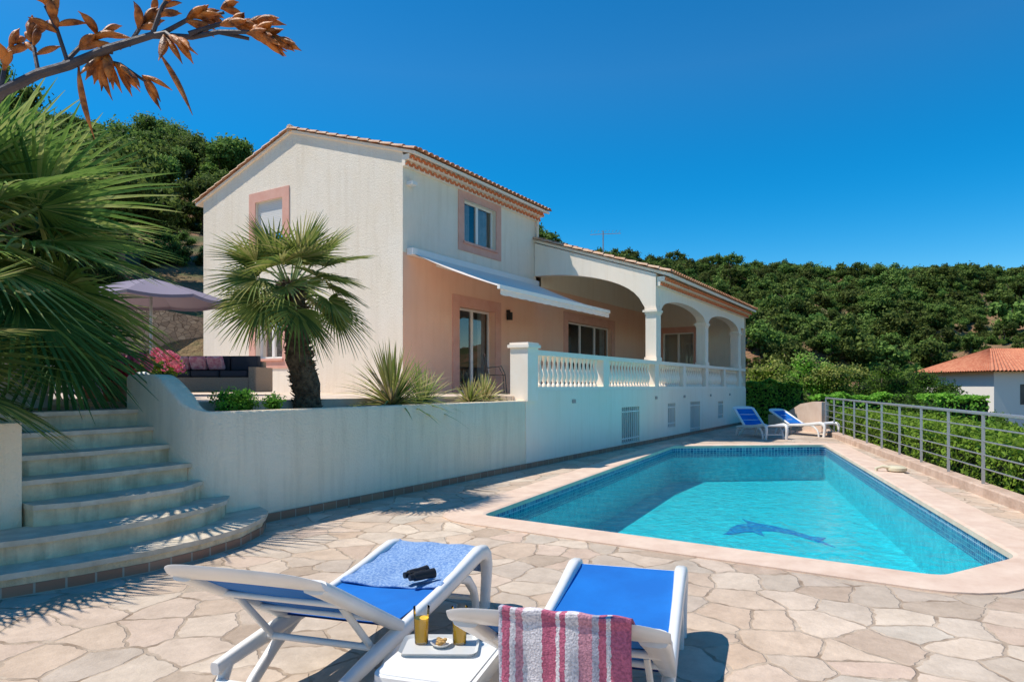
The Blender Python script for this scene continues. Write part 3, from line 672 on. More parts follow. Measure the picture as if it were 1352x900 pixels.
def slab(mb,x0,x1,y0,z0,y1,z1,th,m):
    v=[(x0,y0,z0),(x1,y0,z0),(x1,y1,z1),(x0,y1,z1)]; v=[(a,b,c_-th) for a,b,c_ in v]+v
    mb.add(v,[(0,3,2,1),(4,5,6,7),(0,1,5,4),(1,2,6,5),(2,3,7,6),(3,0,4,7)],m)
def verge(mb,x,y0,z0,y1,z1,m=0,r=.085):
    L=math.hypot(y1-y0,z1-z0); n=int(L/.36); 
    for i in range(n):
        a=i/n;b=(i+1.12)/n
        P0=Vector((x,y0+(y1-y0)*a,z0+(z1-z0)*a+.025));P1=Vector((x,y0+(y1-y0)*b,z0+(z1-z0)*b+.0))
        v=[]
        for P,rr in ((P0,r),(P1,r*.86)):
            for k_ in range(9):
                t_=math.pi*k_/8; v.append(P+Vector((math.cos(t_)*rr,0,math.sin(t_)*rr*.8)))
        mb.add(v,[(k_,k_+1,9+k_+1,9+k_) for k_ in range(8)],m)
def genoise(mb,x0,x1,y,z,rows=2,m=0,mw=1,sp=.2):
    for r_ in range(rows):
        yy=y-.13*(r_+1); zb=z-.13*(rows-r_)
        mb.box(x0,x1,yy+.035,y-.001,zb,zb+.129,mw)
        n=int((x1-x0)/sp)
        for i in range(n):
            cx=x0+(i+.5)*(x1-x0)/n; v=[]
            for yb in (yy,yy+.034):
                for rr in (.095,.05):
                    for k_ in range(9):
                        t_=math.pi*k_/8; v.append((cx+rr*math.cos(t_),yb,zb+.012+rr*math.sin(t_)*1.05))
            mb.add(v,[(k_,k_+1,9+k_+1,9+k_) for k_ in range(8)]+[(k_,k_+1,18+k_+1,18+k_) for k_ in range(8)]+[(9+k_,9+k_+1,27+k_+1,27+k_) for k_ in range(8)],m)
pit=(RZ-EZ)/(YR-YF)
rf=MB()
ye=YF-.42; TH=.10; ze=EZ-.42*pit+TH
slab(rf,XG-.06,18.62,ye,ze,YR,RZ+TH,.07,1); slab(rf,XG-.06,18.62,YB+.3,ze,YR,RZ+TH,.07,1)
tileroof(rf,XG-.05,18.6,ye-.06,ze-.02,YR,RZ+TH); tileroof(rf,XG-.05,18.6,YB+.36,ze-.02,YR,RZ+TH)
for xx in (XG-.06,18.6):
    verge(rf,xx,ye-.05,ze,YR,RZ+TH+.01,2); verge(rf,xx,YB+.35,ze,YR,RZ+TH+.01,2)
for i in range(18):
    x0=XG-.1+i*.37; rf.tube([(x0,YR,RZ+TH+.03),(x0+.4,YR,RZ+TH+.02)],[.10,.085],10,2)
rf.add([(XG-.001,YF,EZ),(XG-.001,YR,RZ),(XG-.001,YR,RZ+.06),(XG-.001,YF,EZ+.06)],[(0,1,2,3)],1)
rf.add([(XG-.001,YB,EZ),(XG-.001,YR,RZ),(XG-.001,YR,RZ+.06),(XG-.001,YB,EZ+.06)],[(0,1,2,3)],1)
genoise(rf,XG-.03,18.58,YF,EZ-.05,2,3,1)
rf.obj('main_roof',[ROOF,STUCCOW,ROOFV,GENO],vi,ang=50)
wf=MB(); ZW=4.62; P2=.33; yw=6.6
ye=yw-.40; ze=ZW-.4*P2+.22+.08; yr=12.6; zr=ze+(yr-ye)*P2
slab(wf,18.38,29.45,ye,ze,yr,zr,.09,1); slab(wf,18.38,29.45,YB+.3,zr-(YB+.3-yr)*P2,yr,zr,.09,1)
tileroof(wf,18.36,29.45,ye-.06,ze-.02,yr,zr+.02)
verge(wf,18.34,ye-.05,ze+.01,YF-.02,ze+(YF-ye)*P2,2); verge(wf,29.45,ye-.05,ze+.01,yr,zr,2)
genoise(wf,18.40,29.35,yw,ZW+.10,2,3,1)
wf.obj('wing_roof',[ROOF,STUCCOW,ROOFV,GENO],vi,ang=50)
def strip(mb,axis,c,th,S,m=0):
    P=(lambda u,dd,z:(u,c+dd,z)) if axis=='Y' else (lambda u,dd,z:(c+dd,u,z))
    v=[]
    for u,zb,zt in S: v+=[P(u,0,zb),P(u,0,zt),P(u,th,zt),P(u,th,zb)]
    f=[]
    for i in range(len(S)-1):
        for j in range(4): f.append((4*i+j,4*i+(j+1)%4,4*i+4+(j+1)%4,4*i+4+j))
    f.append((0,1,2,3)); n=4*(len(S)-1); f.append((n,n+1,n+2,n+3)); mb.add(v,f,m)
ar=MB(); S=[]
for i in range(25):
    y=6.62+(YF-6.64)*i/24
    zb=3.86+1.22*math.sqrt(max(0,1-((YF-max(y,7.02))/(YF-7.02))**2)) if y>7.02 else 3.86
    S.append((y,zb,ze-.12+(y-ye)*P2))
strip(ar,'X',18.36,.3,S)
cols=[18.56,23.5,28.3]; S=[]
def archz(x):
    for a,b in ((18.78,23.3),(23.7,28.1)):
        if a<=x<=b: m_=(a+b)/2; return 3.80+.40*math.sqrt(max(0,1-((x-m_)/((b-a)/2))**2))
    if x>28.5: return 4.0
    return 3.80
xs=[18.662,18.779]+list(np.linspace(18.781,23.299,26))+[23.301,23.699]+list(np.linspace(23.701,28.099,26))+[28.101,28.499,28.501,29.09]
for x in xs: S.append((x,archz(x),ZW+.12))
strip(ar,'Y',6.605,.3,S)
for x in cols:
    ar.box(x-.19,x+.19,6.61,6.93,2.30,3.66); ar.box(x-.22,x+.22,6.585,6.96,2.312,2.42); ar.box(x-.21,x+.21,6.59,6.95,3.66,3.72)
    ar.box(x-.25,x+.25,6.565,7.0,3.72,3.78); ar.box(x-.215,x+.215,6.595,6.95,3.78,3.86)
ar.obj('arcade',[STUCCOW],vi,ang=30)
aw=MB(); 
def awf(i,j): 
    return (12.35+5.9*i,10.55-2.5*j,4.80-1.0*j-.05*math.sin(math.pi*j))
aw.grid(awf,12,10,0); aw.grid(lambda i,j:(lambda p:(p[0],p[1],p[2]-.012))(awf(i,j)),12,10,0)
aw.box(12.25,18.35,10.45,10.64,4.74,4.90,1); aw.box(12.3,18.3,8.0,8.07,3.74,3.83,1)
aw.grid(lambda i,j:(12.35+5.9*i,8.02+.01*math.sin(i*60),3.75-.13*j-.015*abs(math.sin(i*50))),120,1,0)
for x0 in (13.2,17.2):
    s_=1 if x0<15 else -1
    aw.tube([(x0,10.5,4.62),(x0+s_*1.0,9.3,4.2),(x0,8.06,3.78)],.025,6,1)
aw.obj('awning',[AWN,FRAMEW],vi)
lp=MB(); lp.box(XG+.12,XG+.3,YF-.2,YF-.001,6.42,6.5,0); lp.box(16.7,16.82,YF-.16,YF-.03,3.55,3.78,1); lp.box(16.73,16.79,YF-.1,YF-.001,3.78,3.85,1)
lp.obj('wall_lamps',[WHITE,IRON],vi,smooth=False)
dp=MB(); dp.tube([(18.45,YF-.08,EZ-.15),(18.45,YF-.08,6.3)],.045,10); dp.tube([(18.45,YF-.08,6.3),(18.6,YF-.2,6.2)],.045,10); dp.obj('downpipe',[STUCCO],vi)
an=MB(); ax_,ay_=25.8,11.6
an.tube([(ax_,ay_,6.3),(ax_,ay_,8.1)],.025,6); d1=Vector((.5,-.85,0))
an.tube([Vector((ax_,ay_,7.95))-d1*.55,Vector((ax_,ay_,8.0))+d1*.75],.014,5)
for q in np.linspace(-.5,.7,9):
    c_=Vector((ax_,ay_,7.97))+d1*q; an.tube([c_-Vector((.2,.12,-.1)),c_+Vector((.2,.12,.14))],.009,4)
an.obj('tv_antenna',[METAL])

sw=MB(); sw.grid(lambda i,j:(-6+24*i,20.6+.25*j+.05*math.sin(i*37)*math.cos(j*9),1.2+(2.6+.25*math.sin(i*11))*j),80,8); sw.box(-6,18,20.9,21.6,1.0,3.7)
sw.obj('dry_stone_wall',[STONEW],ang=180)

# ---------------------------------------------------------------- hedges & bushes
def hedge(name,path,wd,h0,h1,n,size,mats,rz=.12):
    m=MB(); P=[];Nn=[]
    segs=[(Vector(path[i]),Vector(path[i+1])) for i in range(len(path)-1)]
    tot=sum((b-a).length for a,b in segs)
    for a,b in segs:
        L=(b-a).length; e_=(b-a)/L; n_=Vector((e_.y,-e_.x)); k_=int(n*L/tot)
        for _ in range(k_):
            s_=random.uniform(0,L); u=random.random(); bmp=.12*math.sin(s_*3.1)+.1*math.sin(s_*7.3+1)
            if u<.5: o_=random.uniform(-wd/2,wd/2); z=h1+bmp*.6+random.uniform(-rz,rz*.7); nv=Vector((0,0,1))
            else:
                sd=1 if random.random()<.5 else -1; o_=sd*(wd/2+bmp*.5+random.uniform(-rz,rz*.5)); z=random.uniform(h0,h1); nv=Vector((n_.x*sd,n_.y*sd,.5))
            p=a+e_*s_+n_*o_; P.append((p.x,p.y,z)); Nn.append((nv.x+random.gauss(0,.5),nv.y+random.gauss(0,.5),nv.z+random.gauss(0,.5)))
        q=[a+n_*(wd/2-.12),b+n_*(wd/2-.12),b-n_*(wd/2-.12),a-n_*(wd/2-.12)]
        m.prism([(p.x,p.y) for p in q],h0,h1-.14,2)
    m.leaves(P,Nn,size,(RNG.random(len(P))<.3).astype(int),.6)
    return m.obj(name,mats,smooth=False)
off=nn*1.15
hedge('clipped_hedge',[(0+off.x,kerby(0)+off.y),(24.5+off.x,kerby(24.5)+off.y)],1.7,-.6,.66,80000,.045,[HDG,HDG2,CORE],.16)
hedge('clipped_hedge',[(30.3,8.5),(31.0,4.6)],1.0,-.6,1.7,14000,.06,[HDG,HDG2,CORE])
hedge('clipped_hedge',[(33.5,6),(36.0,-2.0)],1.5,-1.5,1.1,12000,.08,[HDG,HDG2,CORE])
def bush(name,x,y,z,H,Rr,n,size,mats,seed,nl=12,trunk=False,base=.1,flat=.85):
    m=MB(); lobes_tree(m,H,Rr,nl,n,size,seed,trunk=trunk,base=base,flat=flat); return m.obj(name,mats,loc=(x,y,z),smooth=False)
def at(u,t): a_=(u-676)/880; p=F*t+R*a_*t; return p.x,p.y
YB1=leafmat('bamboo_leaf',(.30,.36,.07),(.42,.47,.14),1.5,.35,.1)
for (u,t_,z,H,Rr,mt,sd) in ((1048,30,-.6,2.9,.9,[HDG2,LT2,BARK,CORE],31),(1000,40,-.5,4.2,1.9,[YB1,HDG,BARK,CORE],32),(1062,44,-.2,4.6,2.2,[YB1,HDG,BARK,CORE],33),(1105,42,-.6,4.2,2.0,[YB1,HDG2,BARK,CORE],34),(1150,44,-1.0,4.4,2.0,[HDG,HDG2,BARK,CORE],35),(1085,27,-.8,1.9,1.0,[HDG2,LT1,BARK,CORE],36),(1290,36,-2.6,3.6,1.8,[HDG2,LT1,BARK,CORE],37),(1345,30,-2.4,3.3,1.6,[HDG2,HDG,BARK,CORE],38),(1120,26,-1.2,1.4,1.0,[LT1,HDG2,BARK,CORE],39)):
    x,y=at(u,t_); bush('garden_bush',x,y,z,H,Rr,6500,.08,mt,sd)
for (u,t_,z,H,Rr,sd) in ((1165,33,-2.6,6.5,1.5,41),(1222,35,-2.6,5.8,1.7,42),(1250,31,-2.6,4.4,1.4,43),(1205,29,-2.4,4.2,1.3,44)):
    x,y=at(u,t_); bush('pine_tree',x,y,z,H,Rr,12000,.06,[LT2,HDG2,BARK,CORE],sd,nl=30,trunk=True,base=.2,flat=.7)
x,y=at(1412,46); nv_=empty('neighbour_villa',(x,y,-2.6),math.radians(-58))
m=MB(); m.box(-5.2,6,0,8,0,5.2,0); 
for xx in (-3.4,-.4): m.box(xx,xx+1.0,-.02,-.005,2.9,4.3,1)
m.obj('walls',[simple('neighbour_white_render',(.84,.78,.70),rough=.9),DARK],nv_,smooth=False)
m=MB(); 
xa,xb,ya,yb,z0_,z1_=-5.8,6.6,-.6,8.6,5.2,6.95
rdg=[(-2.6,4,z1_),(3.4,4,z1_)]; cs=[(xa,ya,z0_),(xb,ya,z0_),(xb,yb,z0_),(xa,yb,z0_)]
def corr(A,B,C,D,n):
    A,B,C,D=map(Vector,(A,B,C,D)); nrm=(B-A).cross(D-A).normalized(); 
    def fn(i,j):
        p=A.lerp(B,i).lerp(D.lerp(C,i),j); return p+nrm*.08*abs(math.sin(i*n*math.pi))
    m.grid(fn,n*4,6)
corr(cs[0],cs[1],rdg[1],rdg[0],44); corr(cs[1],cs[2],rdg[1],rdg[1],34); corr(cs[2],cs[3],rdg[0],rdg[1],44); corr(cs[3],cs[0],rdg[0],rdg[0],34)
m.add([(p[0],p[1],z0_-.02) for p in cs],[(3,2,1,0)])
m.obj('roof',[simple('neighbour_roof_tile',(.46,.14,.07),(.62,.26,.14),4,.85)],nv_)
x,y=at(1128,44); m=MB(); m.box(-1.1,1.1,0,2,0,1.9); m.box(-1.2,1.2,-.1,2.1,1.9,2.0); m.box(-.3,.3,-.01,-.001,.2,1.5,1); m.obj('garden_shed',[WHITE,DARK],loc=(x,y,-1.0),rz=math.radians(-60),smooth=False)

# ---------------------------------------------------------------- palms
def fan(mb,org,dv,plen,Rr,droop,nseg=26,spread=215,mats=(0,1,2),pr=.012,rs=random,wk=.40):
    org=Vector(org); dv=Vector(dv).normalized()
    pts_=[]; 
    for k_ in range(5):
        q=k_/4; pts_.append(org+dv*plen*q-Vector((0,0,droop*.25*plen*q*q)))
    mb.tube(pts_,[pr*1.5,pr*1.2,pr,pr,pr*.8],5,3,False)
    hub=pts_[-1]; f=(pts_[-1]-pts_[-2]).normalized(); f=(f-Vector((0,0,droop*.35))).normalized(); side=f.cross(Vector((0,0,1)))
    if side.length<.1: side=Vector((1,0,0))
    side.normalize(); roll=rs.uniform(-.6,.6); n=side.cross(f); side=(side*math.cos(roll)+n*math.sin(roll)); n=side.cross(f)
    sp=math.radians(spread); dlt=sp/nseg
    for i in range(nseg):
        th=-sp/2+dlt*(i+.5); d_=f*math.cos(th)+side*math.sin(th); lat=d_.cross(n).normalized()
        Lr=Rr*(1-.32*abs(th/(sp/2))**2)*rs.uniform(.88,1.08); mi=mats[0] if rs.random()<.5 else (mats[1] if rs.random()<.65 else mats[2])
        v=[]; cup=.16*abs(th/(sp/2)); dr=rs.uniform(.7,1.4); tw_=rs.uniform(-.03,.03)
        for q,wf_ in ((.03,.0),(.26,1.),(.48,.95),(.70,.62),(.88,.32),(1.0,.02)):
            rr=Lr*q; hw=max(.0015,wf_*dlt/2*Rr*wk); base=hub+d_*rr+lat*tw_*rr*q+n*(cup*rr)-Vector((0,0,1))*(droop*.42*Rr*max(0,q-.4)**1.8*dr)
            v+=[base-lat*hw+n*hw*.7,base,base+lat*hw+n*hw*.7]
        fc=[]
        for k_ in range(5): fc+=[(3*k_,3*k_+1,3*k_+4,3*k_+3),(3*k_+1,3*k_+2,3*k_+5,3*k_+4)]
        mb.add(v,fc,mi)
def palm(name,base,top,tr,nf,plen,Rr,seed,mats=(0,1,2),el0=72,el1=-36,nseg=30,lowmats=(0,2,0)):
    rs_=random.Random(seed); e_=empty(name); B=Vector(base);T=Vector(top); m=MB()
    n=14; path=[B.lerp(T,i/n)+Vector((.03*math.sin(i*.7),.02*math.cos(i),0)) for i in range(n+1)]
    m.tube(path,[tr*(1.15-.25*i/n)*(1+.06*math.sin(i*2.3)) for i in range(n+1)],14)
    L=(T-B).length
    for _ in range(int(700*L/1.8)):
        q=rs_.random(); a_=rs_.uniform(0,6.28); c_=B.lerp(T,q); d_=Vector((math.cos(a_),math.sin(a_),rs_.uniform(.1,.9))).normalized()
        p0=c_+Vector((math.cos(a_),math.sin(a_),0))*tr*.85; p1=p0+d_*rs_.uniform(.04,.10)*(tr/.16)
        m.tube([p0,p1],[.016,.004],4)
    m.obj('trunk',[PBARK],e_)
    m=MB()
    for i in range(nf):
        q=i/nf; el=math.radians(el0+(el1-el0)*q); a_=i*2.39996+rs_.uniform(-.2,.2)
        dv=Vector((math.cos(a_)*math.cos(el),math.sin(a_)*math.cos(el),math.sin(el)))
        o_=T+Vector((math.cos(a_)*tr*.5,math.sin(a_)*tr*.5,-.12*q))
        mm=mats if q<.8 else lowmats
        fan(m,o_,dv,plen*rs_.uniform(.8,1.15)*(.75 if q<.15 else 1),Rr*rs_.uniform(.85,1.1),.25+.65*q,rs=rs_,mats=mm,pr=.011*(Rr/.65),nseg=nseg)
    m.obj('fronds',[PALM1,PALM2,PALM3,PETI],e_,smooth=False); return e_
palm('windmill_palm',(6.45,7.42,1.2),(6.2,7.5,3.05),.165,30,.50,.70,5,nseg=30)
palm('fan_palm',(2.85,9.7,1.3),(2.9,9.6,3.05),.22,54,1.2,1.5,9,mats=(0,1,2),nseg=40,lowmats=(2,2,0),el0=78,el1=-28)
palm('fan_palm',(1.55,7.5,1.2),(1.6,7.45,1.75),.14,26,.75,.95,19,mats=(2,0,1),nseg=34,lowmats=(2,2,0),el0=60,el1=-20)
def spiky(name,x,y,z,n,L,wd,mats,seed,el0=85,el1=12,bend=.35):
    rs_=random.Random(seed); m=MB()
    for i in range(n):
        q=i/n; el=math.radians(el0+(el1-el0)*q); a_=i*2.39996; l=L*rs_.uniform(.75,1.1); dv=Vector((math.cos(a_)*math.cos(el),math.sin(a_)*math.cos(el),math.sin(el)))
        s_=Vector((-math.sin(a_),math.cos(a_),0)); up=s_.cross(dv); v=[]; bb=rs_.uniform(.8,1.2)
        for k_ in range(6):
            t_=k_/5; p=dv*l*t_-Vector((0,0,bend*l*t_*t_*(.3+q)*bb)); hw=wd*(.55+.9*t_-1.44*t_*t_)
            v+=[p-s_*hw+up*hw*.5,p,p+s_*hw+up*hw*.5]
        fc=[]
        for k_ in range(5): fc+=[(3*k_,3*k_+1,3*k_+4,3*k_+3),(3*k_+1,3*k_+2,3*k_+5,3*k_+4)]
        m.add(v,fc,rs_.choice((0,0,1,1,2)))
    return m.obj(name,mats,loc=(x,y,z),smooth=False)
spiky('yucca_plant',8.0,7.25,1.27,150,1.2,.030,[PALM1,PALM2,DRY],3,el1=6)
spiky('yucca_plant',8.8,7.3,1.27,90,.9,.026,[PALM1,PALM2,DRY],4,el1=5)
spiky('variegated_agave',10.65,7.3,1.27,80,.66,.036,[PALM2,DRY,PALM2],6,el1=5)
spiky('variegated_agave',10.05,7.2,1.27,70,.58,.030,[PALM2,DRY,PALM1],8,el1=5)
x,y=at(1075,25); spiky('agave_plant',x,y,-.4,60,1.2,.06,[PALM3,PALM1,HDG2],12,el1=5)
x,y=at(1320,24); spiky('agave_plant',x,y,-1.6,70,2.0,.07,[PALM3,PALM1,HDG2],13,el1=5)
m=MB(); lobes_tree(m,.28,.42,8,3500,.018,51,trunk=False,base=.1,flat=.6)
m.obj('low_garden_plant',[HDG,HDG2,BARK,CORE],loc=(5.35,7.2,1.27),smooth=False)
def flowering(name,x,y,z,H,Rr,fm,seed,pot=True,n=1500):
    e_=empty(name,(x,y,z)); m=MB()
    if pot: m.lathe(0,0,[(.14,0),(.2,.28),(.22,.28),(.22,.33),(.19,.33),(.18,.28)],16); m.obj('pot',[TERRAC],e_); zz=.3
    else: zz=0
    m=MB(); lobes_tree(m,H,Rr,8,n,.03,seed,trunk=False,base=.1); o=m.obj('foliage',[HDG2,HDG,BARK,CORE],e_,smooth=False); o.location=(0,0,zz)
    m=MB(); 
    for _ in range(30):
        d_=Vector((random.gauss(0,1),random.gauss(0,1),abs(random.gauss(.3,.8)))).normalized(); c_=np.array([d_.x*Rr*.95,d_.y*Rr*.95,zz+H*.5+d_.z*H*.5])
        k_=30; q=RNG.normal(size=(k_,3)); q/=np.linalg.norm(q,axis=1,keepdims=True); m.leaves(c_+q*.06,q+RNG.normal(size=(k_,3))*.3,.03,0,.8)
    m.obj('blossom',[fm],e_,smooth=False)
flowering('pink_hydrangea',6.05,10.6,1.4,.45,.42,FLP,61)
flowering('pink_hydrangea',5.35,11.0,1.4,.42,.5,FLP,62)
flowering('pink_hydrangea',6.9,11.9,1.4,.4,.4,FLP,64)
flowering('pink_hydrangea',4.95,9.3,1.4,.32,.30,FLP,65,n=900)
flowering('red_geranium',4.6,8.85,1.33,.2,.16,FLR,63,n=600)

# ---------------------------------------------------------------- terrace furniture
ps=empty('parasol',(7.6,13.4,1.4)); m=MB(); m.tube([(0,0,0),(0,0,2.4)],.03,8); m.lathe(0,0,[(.3,0),(.3,.06),(.05,.1)],12); m.obj('pole',[METAL],ps)
m=MB(); n=8
for k_ in range(n):
    a0,a1=2*math.pi*k_/n,2*math.pi*(k_+1)/n
    def pf(i,j):
        rr=1.45*j; e0=Vector((math.cos(a0),math.sin(a0),0))*rr; e1=Vector((math.cos(a1),math.sin(a1),0))*rr; p=e0.lerp(e1,i); z=2.38-.42*j**1.15-.05*j*math.sin(math.pi*i); return (p.x,p.y,z)
    m.grid(pf,6,6); m.grid(lambda i,j:(lambda p:(p[0],p[1],p[2]-.06*j))(pf(i,1)),6,1)
m.obj('canopy',[PARA],ps)
sf=empty('rattan_sofa',(9.0,13.4,1.4),math.radians(-62)); m=MB()
m.box(-1.0,1.0,-.4,.4,.06,.38,0); m.box(-1.0,1.0,.28,.46,.38,.74,0); m.box(-1.15,-.98,-.42,.46,.06,.6,0); m.box(.98,1.15,-.42,.46,.06,.6,0); m.obj('frame',[RATT],sf,bevel=.03)
m=MB()
for x0 in (-.96,-.32,.33): m.box(x0,x0+.63,-.38,.26,.385,.52,0); m.box(x0,x0+.63,.10,.275,.525,.86,0)
for x0 in (-.9,-.5,-.1): m.obox((x0+.15,.0,.70),((1,.1,0),(-.1,1,.5),(0,-.5,1)),(.18,.05,.16),1)
m.obj('cushions',[CUSH,CUSHP],sf,bevel=.04)
m=MB()
def chair(m):
    for x0 in (-.2,.2):
        for y0 in (-.2,.2): m.tube([(x0*1.15,y0*1.15,0),(x0,y0,.45)],.011,6)
        m.tube([(x0,.2,.45),(x0,.27,.9)],.011,6); m.tube([(x0,.2,.62),(x0*1.25,-.1,.66),(x0*1.1,-.2,.45)],.01,6)
    for q in np.linspace(-.2,.2,6): m.tube([(q,-.2,.45),(q,.2,.45)],.008,5); m.tube([(q,.205,.48),(q,.265,.88)],.007,5)
    m.tube([(-.2,.27,.9),(0,.28,.97),(.2,.27,.9)],.012,6); m.tube([(-.2,-.2,.45),(.2,-.2,.45)],.012,6); m.tube([(-.2,.2,.45),(.2,.2,.45)],.012,6)
chair(m); m.obj('iron_garden_chair',[IRON],loc=(13.2,8.7,1.4),rz=math.radians(40))
m=MB(); m.lathe(0,0,[(.05,0),(.22,.02),(.24,.4),(.34,.46),(.36,.5),(.0,.5)],20); m.obj('stone_planter_table',[WHITE],loc=(3.5,8.75,1.33))

# ---------------------------------------------------------------- sun loungers
def lounger(name,loc,rz,up=.36,sc=(1,1,1)):
    e_=empty(name,loc,rz); e_.scale=sc; W=.325
    hz=.365; hx=.78; Lb=.85; ang=math.asin(up/Lb); ca,sa=math.cos(ang),math.sin(ang)
    def bp(s_,off=0): return (hx-ca*s_-sa*off, hz+sa*s_+ca*off)
    m=MB()
    for sy in (-1,1):
        y=sy*W
        pr=[(.28,.27),(.45,.285),(.7,.305),(1.0,.325),(1.3,.345),(1.6,.375),(1.85,.41),(1.98,.425),(2.07,.415),(2.13,.37),(2.155,.30),(2.15,.2),(2.13,.1),(2.12,0)]
        m.rail([(a_,y,b_) for a_,b_ in pr],[.022,.026,.028,.028,.028,.030,.034,.038,.040,.040,.038,.034,.032,.032],[.03,.036,.042,.044,.046,.05,.052,.052,.05,.048,.045,.042,.04,.04])
        m.rail([(1.62,y,.36),(1.78,y,.30),(1.89,y,.2),(1.93,y,.1),(1.94,y,0)],.022,[.03,.03,.028,.028,.03])
        m.rail([(.90,y*.985,.31),(.72,y*1.0,.22),(.54,y*1.0,.1),(.44,y*1.0,0)],.020,.032)
        m.rail([(.36,y*.985,.27),(.30,y*1.0,.14),(.24,y*1.0,0)],.020,.030)
        x1,z1=bp(.50,-.03); m.rail([(x1,y*.84,z1),((x1+.62)/2,y*.84,(z1+.31)/2),(.62,y*.84,.31)],.012,.016)
        pts_=[(bp(s_)[0],y*(1.0 if s_<.7 else .98),bp(s_)[1]) for s_ in np.linspace(-.03,Lb-.05,8)]
        m.rail(pts_,[.032,.036,.038,.040,.042,.044,.048,.05],[.03]*8)
    V_=[];nk=24; prof=[(1,.3),(.85,.8),(.5,1),(-.5,1),(-.85,.8),(-1,.3),(-1,-.3),(-.85,-.8),(-.5,-1),(.5,-1),(.85,-.8),(1,-.3)]
    for i in range(nk+1):
        q=-1+2*i/nk; cy=q*(W+.05); e_r=1-abs(q)**6*.55; bow=-.035*(1-abs(q)**2.5)
        for a_,b_ in prof:
            s_=Lb-.0-bow-.01+a_*.062*e_r-.02*(1-e_r)*2; o_=b_*.034*(1-.3*abs(q)**8); X,Z=bp(s_,o_); V_.append((X,cy,Z))
    f_=[(i*12+j,i*12+(j+1)%12,(i+1)*12+(j+1)%12,(i+1)*12+j) for i in range(nk) for j in range(12)]+[tuple(range(12)),tuple(nk*12+j for j in range(12))]
    m.add(V_,f_)
    for s_ in (.28,.56):
        X,Z=bp(s_,-.035); m.tube([(X,-W,Z),(X,W,Z)],.016,8)
    m.tube([(.30,-W,.20),(.30,W,.20)],.018,8); m.tube([(1.93,-W,.13),(1.93,W,.13)],.020,8); m.tube([(.62,-W,.305),(.62,W,.305)],.018,8)
    m.tube([(2.06,-W,.405),(2.06,W,.405)],.040,12,sz=.7)
    m.obj('frame',[PLAST],e_,ang=50)
    m=MB(); w2=W-.02
    def seat(i,j): x_=.76+1.28*j; return (x_,-w2+2*w2*i, .345+.075*max(0,(x_-1.2)/.84)**1.3*.95+.022-.03*math.sin(math.pi*i)*math.sin(math.pi*j))
    m.grid(seat,10,16); m.grid(lambda i,j:(lambda p:(p[0],p[1],p[2]-.006))(seat(i,j)),10,16)
    def back(i,j):
        s_=.0+(Lb-.05)*j; xx,zz=bp(s_,.012-.03*math.sin(math.pi*i)*math.sin(math.pi*j)); return (xx,-w2+2*w2*i,zz)
    m.grid(back,10,10); m.grid(lambda i,j:(lambda p:(p[0]+.002,p[1],p[2]-.006))(back(i,j)),10,10)
    m.obj('sling',[FABRIC],e_)
    return e_,bp,Lb,seat
th=math.radians(15.5)
LA,bpA,Lb,seatA=lounger('sun_lounger',(1.72,2.44,0),th,up=.43,sc=(1.06,1.04,1))
LB,bpB,_,_s=lounger('sun_lounger',(1.93,1.06,0),th,up=.43,sc=(1.06,1.03,1))
lounger('sun_lounger',(22.6,5.2,0),math.atan2(-1.25,-1.5),up=.5)
lounger('sun_lounger',(24.0,4.4,0),math.atan2(-1.5,-.9),up=.4)
lounger('sun_lounger',(4.6,11.6,1.33),math.radians(-75),up=.4)
pk=(.56,.15,.22); wh=(.78,.71,.70); pk2=(.64,.30,.35); bl_=(.46,.44,.50)
STR=stripemat('striped_towel',[(0,pk),(.12,wh),(.15,pk),(.20,bl_),(.25,pk2),(.34,wh),(.43,pk),(.47,wh),(.50,pk),(.60,wh),(.74,pk2),(.79,wh),(.83,pk),(.89,bl_),(.94,pk)],'Y',-.25,.20)
m=MB()
pth=[]
for s_ in (.50,.60,.70): xx,zz=bpB(s_,.035); pth.append((xx,zz))
xx,zz=bpB(Lb-.02,.055); pth.append((xx,zz)); xx,zz=bpB(Lb+.04,.054); pth.append((xx,zz)); xx,zz=bpB(Lb+.092,.03); pth.append((xx,zz))
xx,zz=bpB(Lb+.11,-.02); pth.append((xx,zz)); pth+=[(xx-.004,zz-.07),(xx-.0,zz-.16),(xx-.004,zz-.28),(xx+.002,zz-.40),(xx-.003,zz-.50)]
def tw(i,j):
    q=j*(len(pth)-1); k_=min(int(q),len(pth)-2); f_=q-k_; x_=pth[k_][0]*(1-f_)+pth[k_+1][0]*f_; z_=pth[k_][1]*(1-f_)+pth[k_+1][1]*f_
    a_=max(0,j-.5); return (x_-.02*math.sin(i*13+j*2)*a_*1.8-.014*math.sin(i*29)*a_,-.265+.42*i+.025*math.sin(j*5)*a_,z_+.003*math.sin(i*21+j*14))
m.grid(tw,48,60); o=m.obj('striped_towel',[STR],LB); sm=o.modifiers.new('s','SOLIDIFY'); sm.thickness=.012; sm.offset=0
BT=simple('light_blue_towel',(.13,.25,.50),(.30,.43,.62),70,.95,.6,220,bdist=.004,detail=2,thr=(.42,.6))
m=MB()
def tb(i,j):
    s_=1.32+1.0*j; yy=-.33+.66*i
    if s_<2.10: x_=s_; z_=seatA(min(1,max(0,(yy+.305)/.61)),(min(x_,2.04)-.76)/1.28)[2]+.010
    else: x_=2.10+.07*math.sin(min(1.4,(s_-2.10)*14)); z_=.44-max(0,(s_-2.13))*1.0-.01
    if abs(yy)>.29 : z_=max(z_,(.345+.075*max(0,(x_-1.2)/.84)**1.3*.95+.035)) if s_<2.1 else z_
    return (x_+.035*math.sin(i*4)*(1-j),yy,z_+.004*math.sin(i*17+j*5)+.004*math.sin(j*31)+.006)
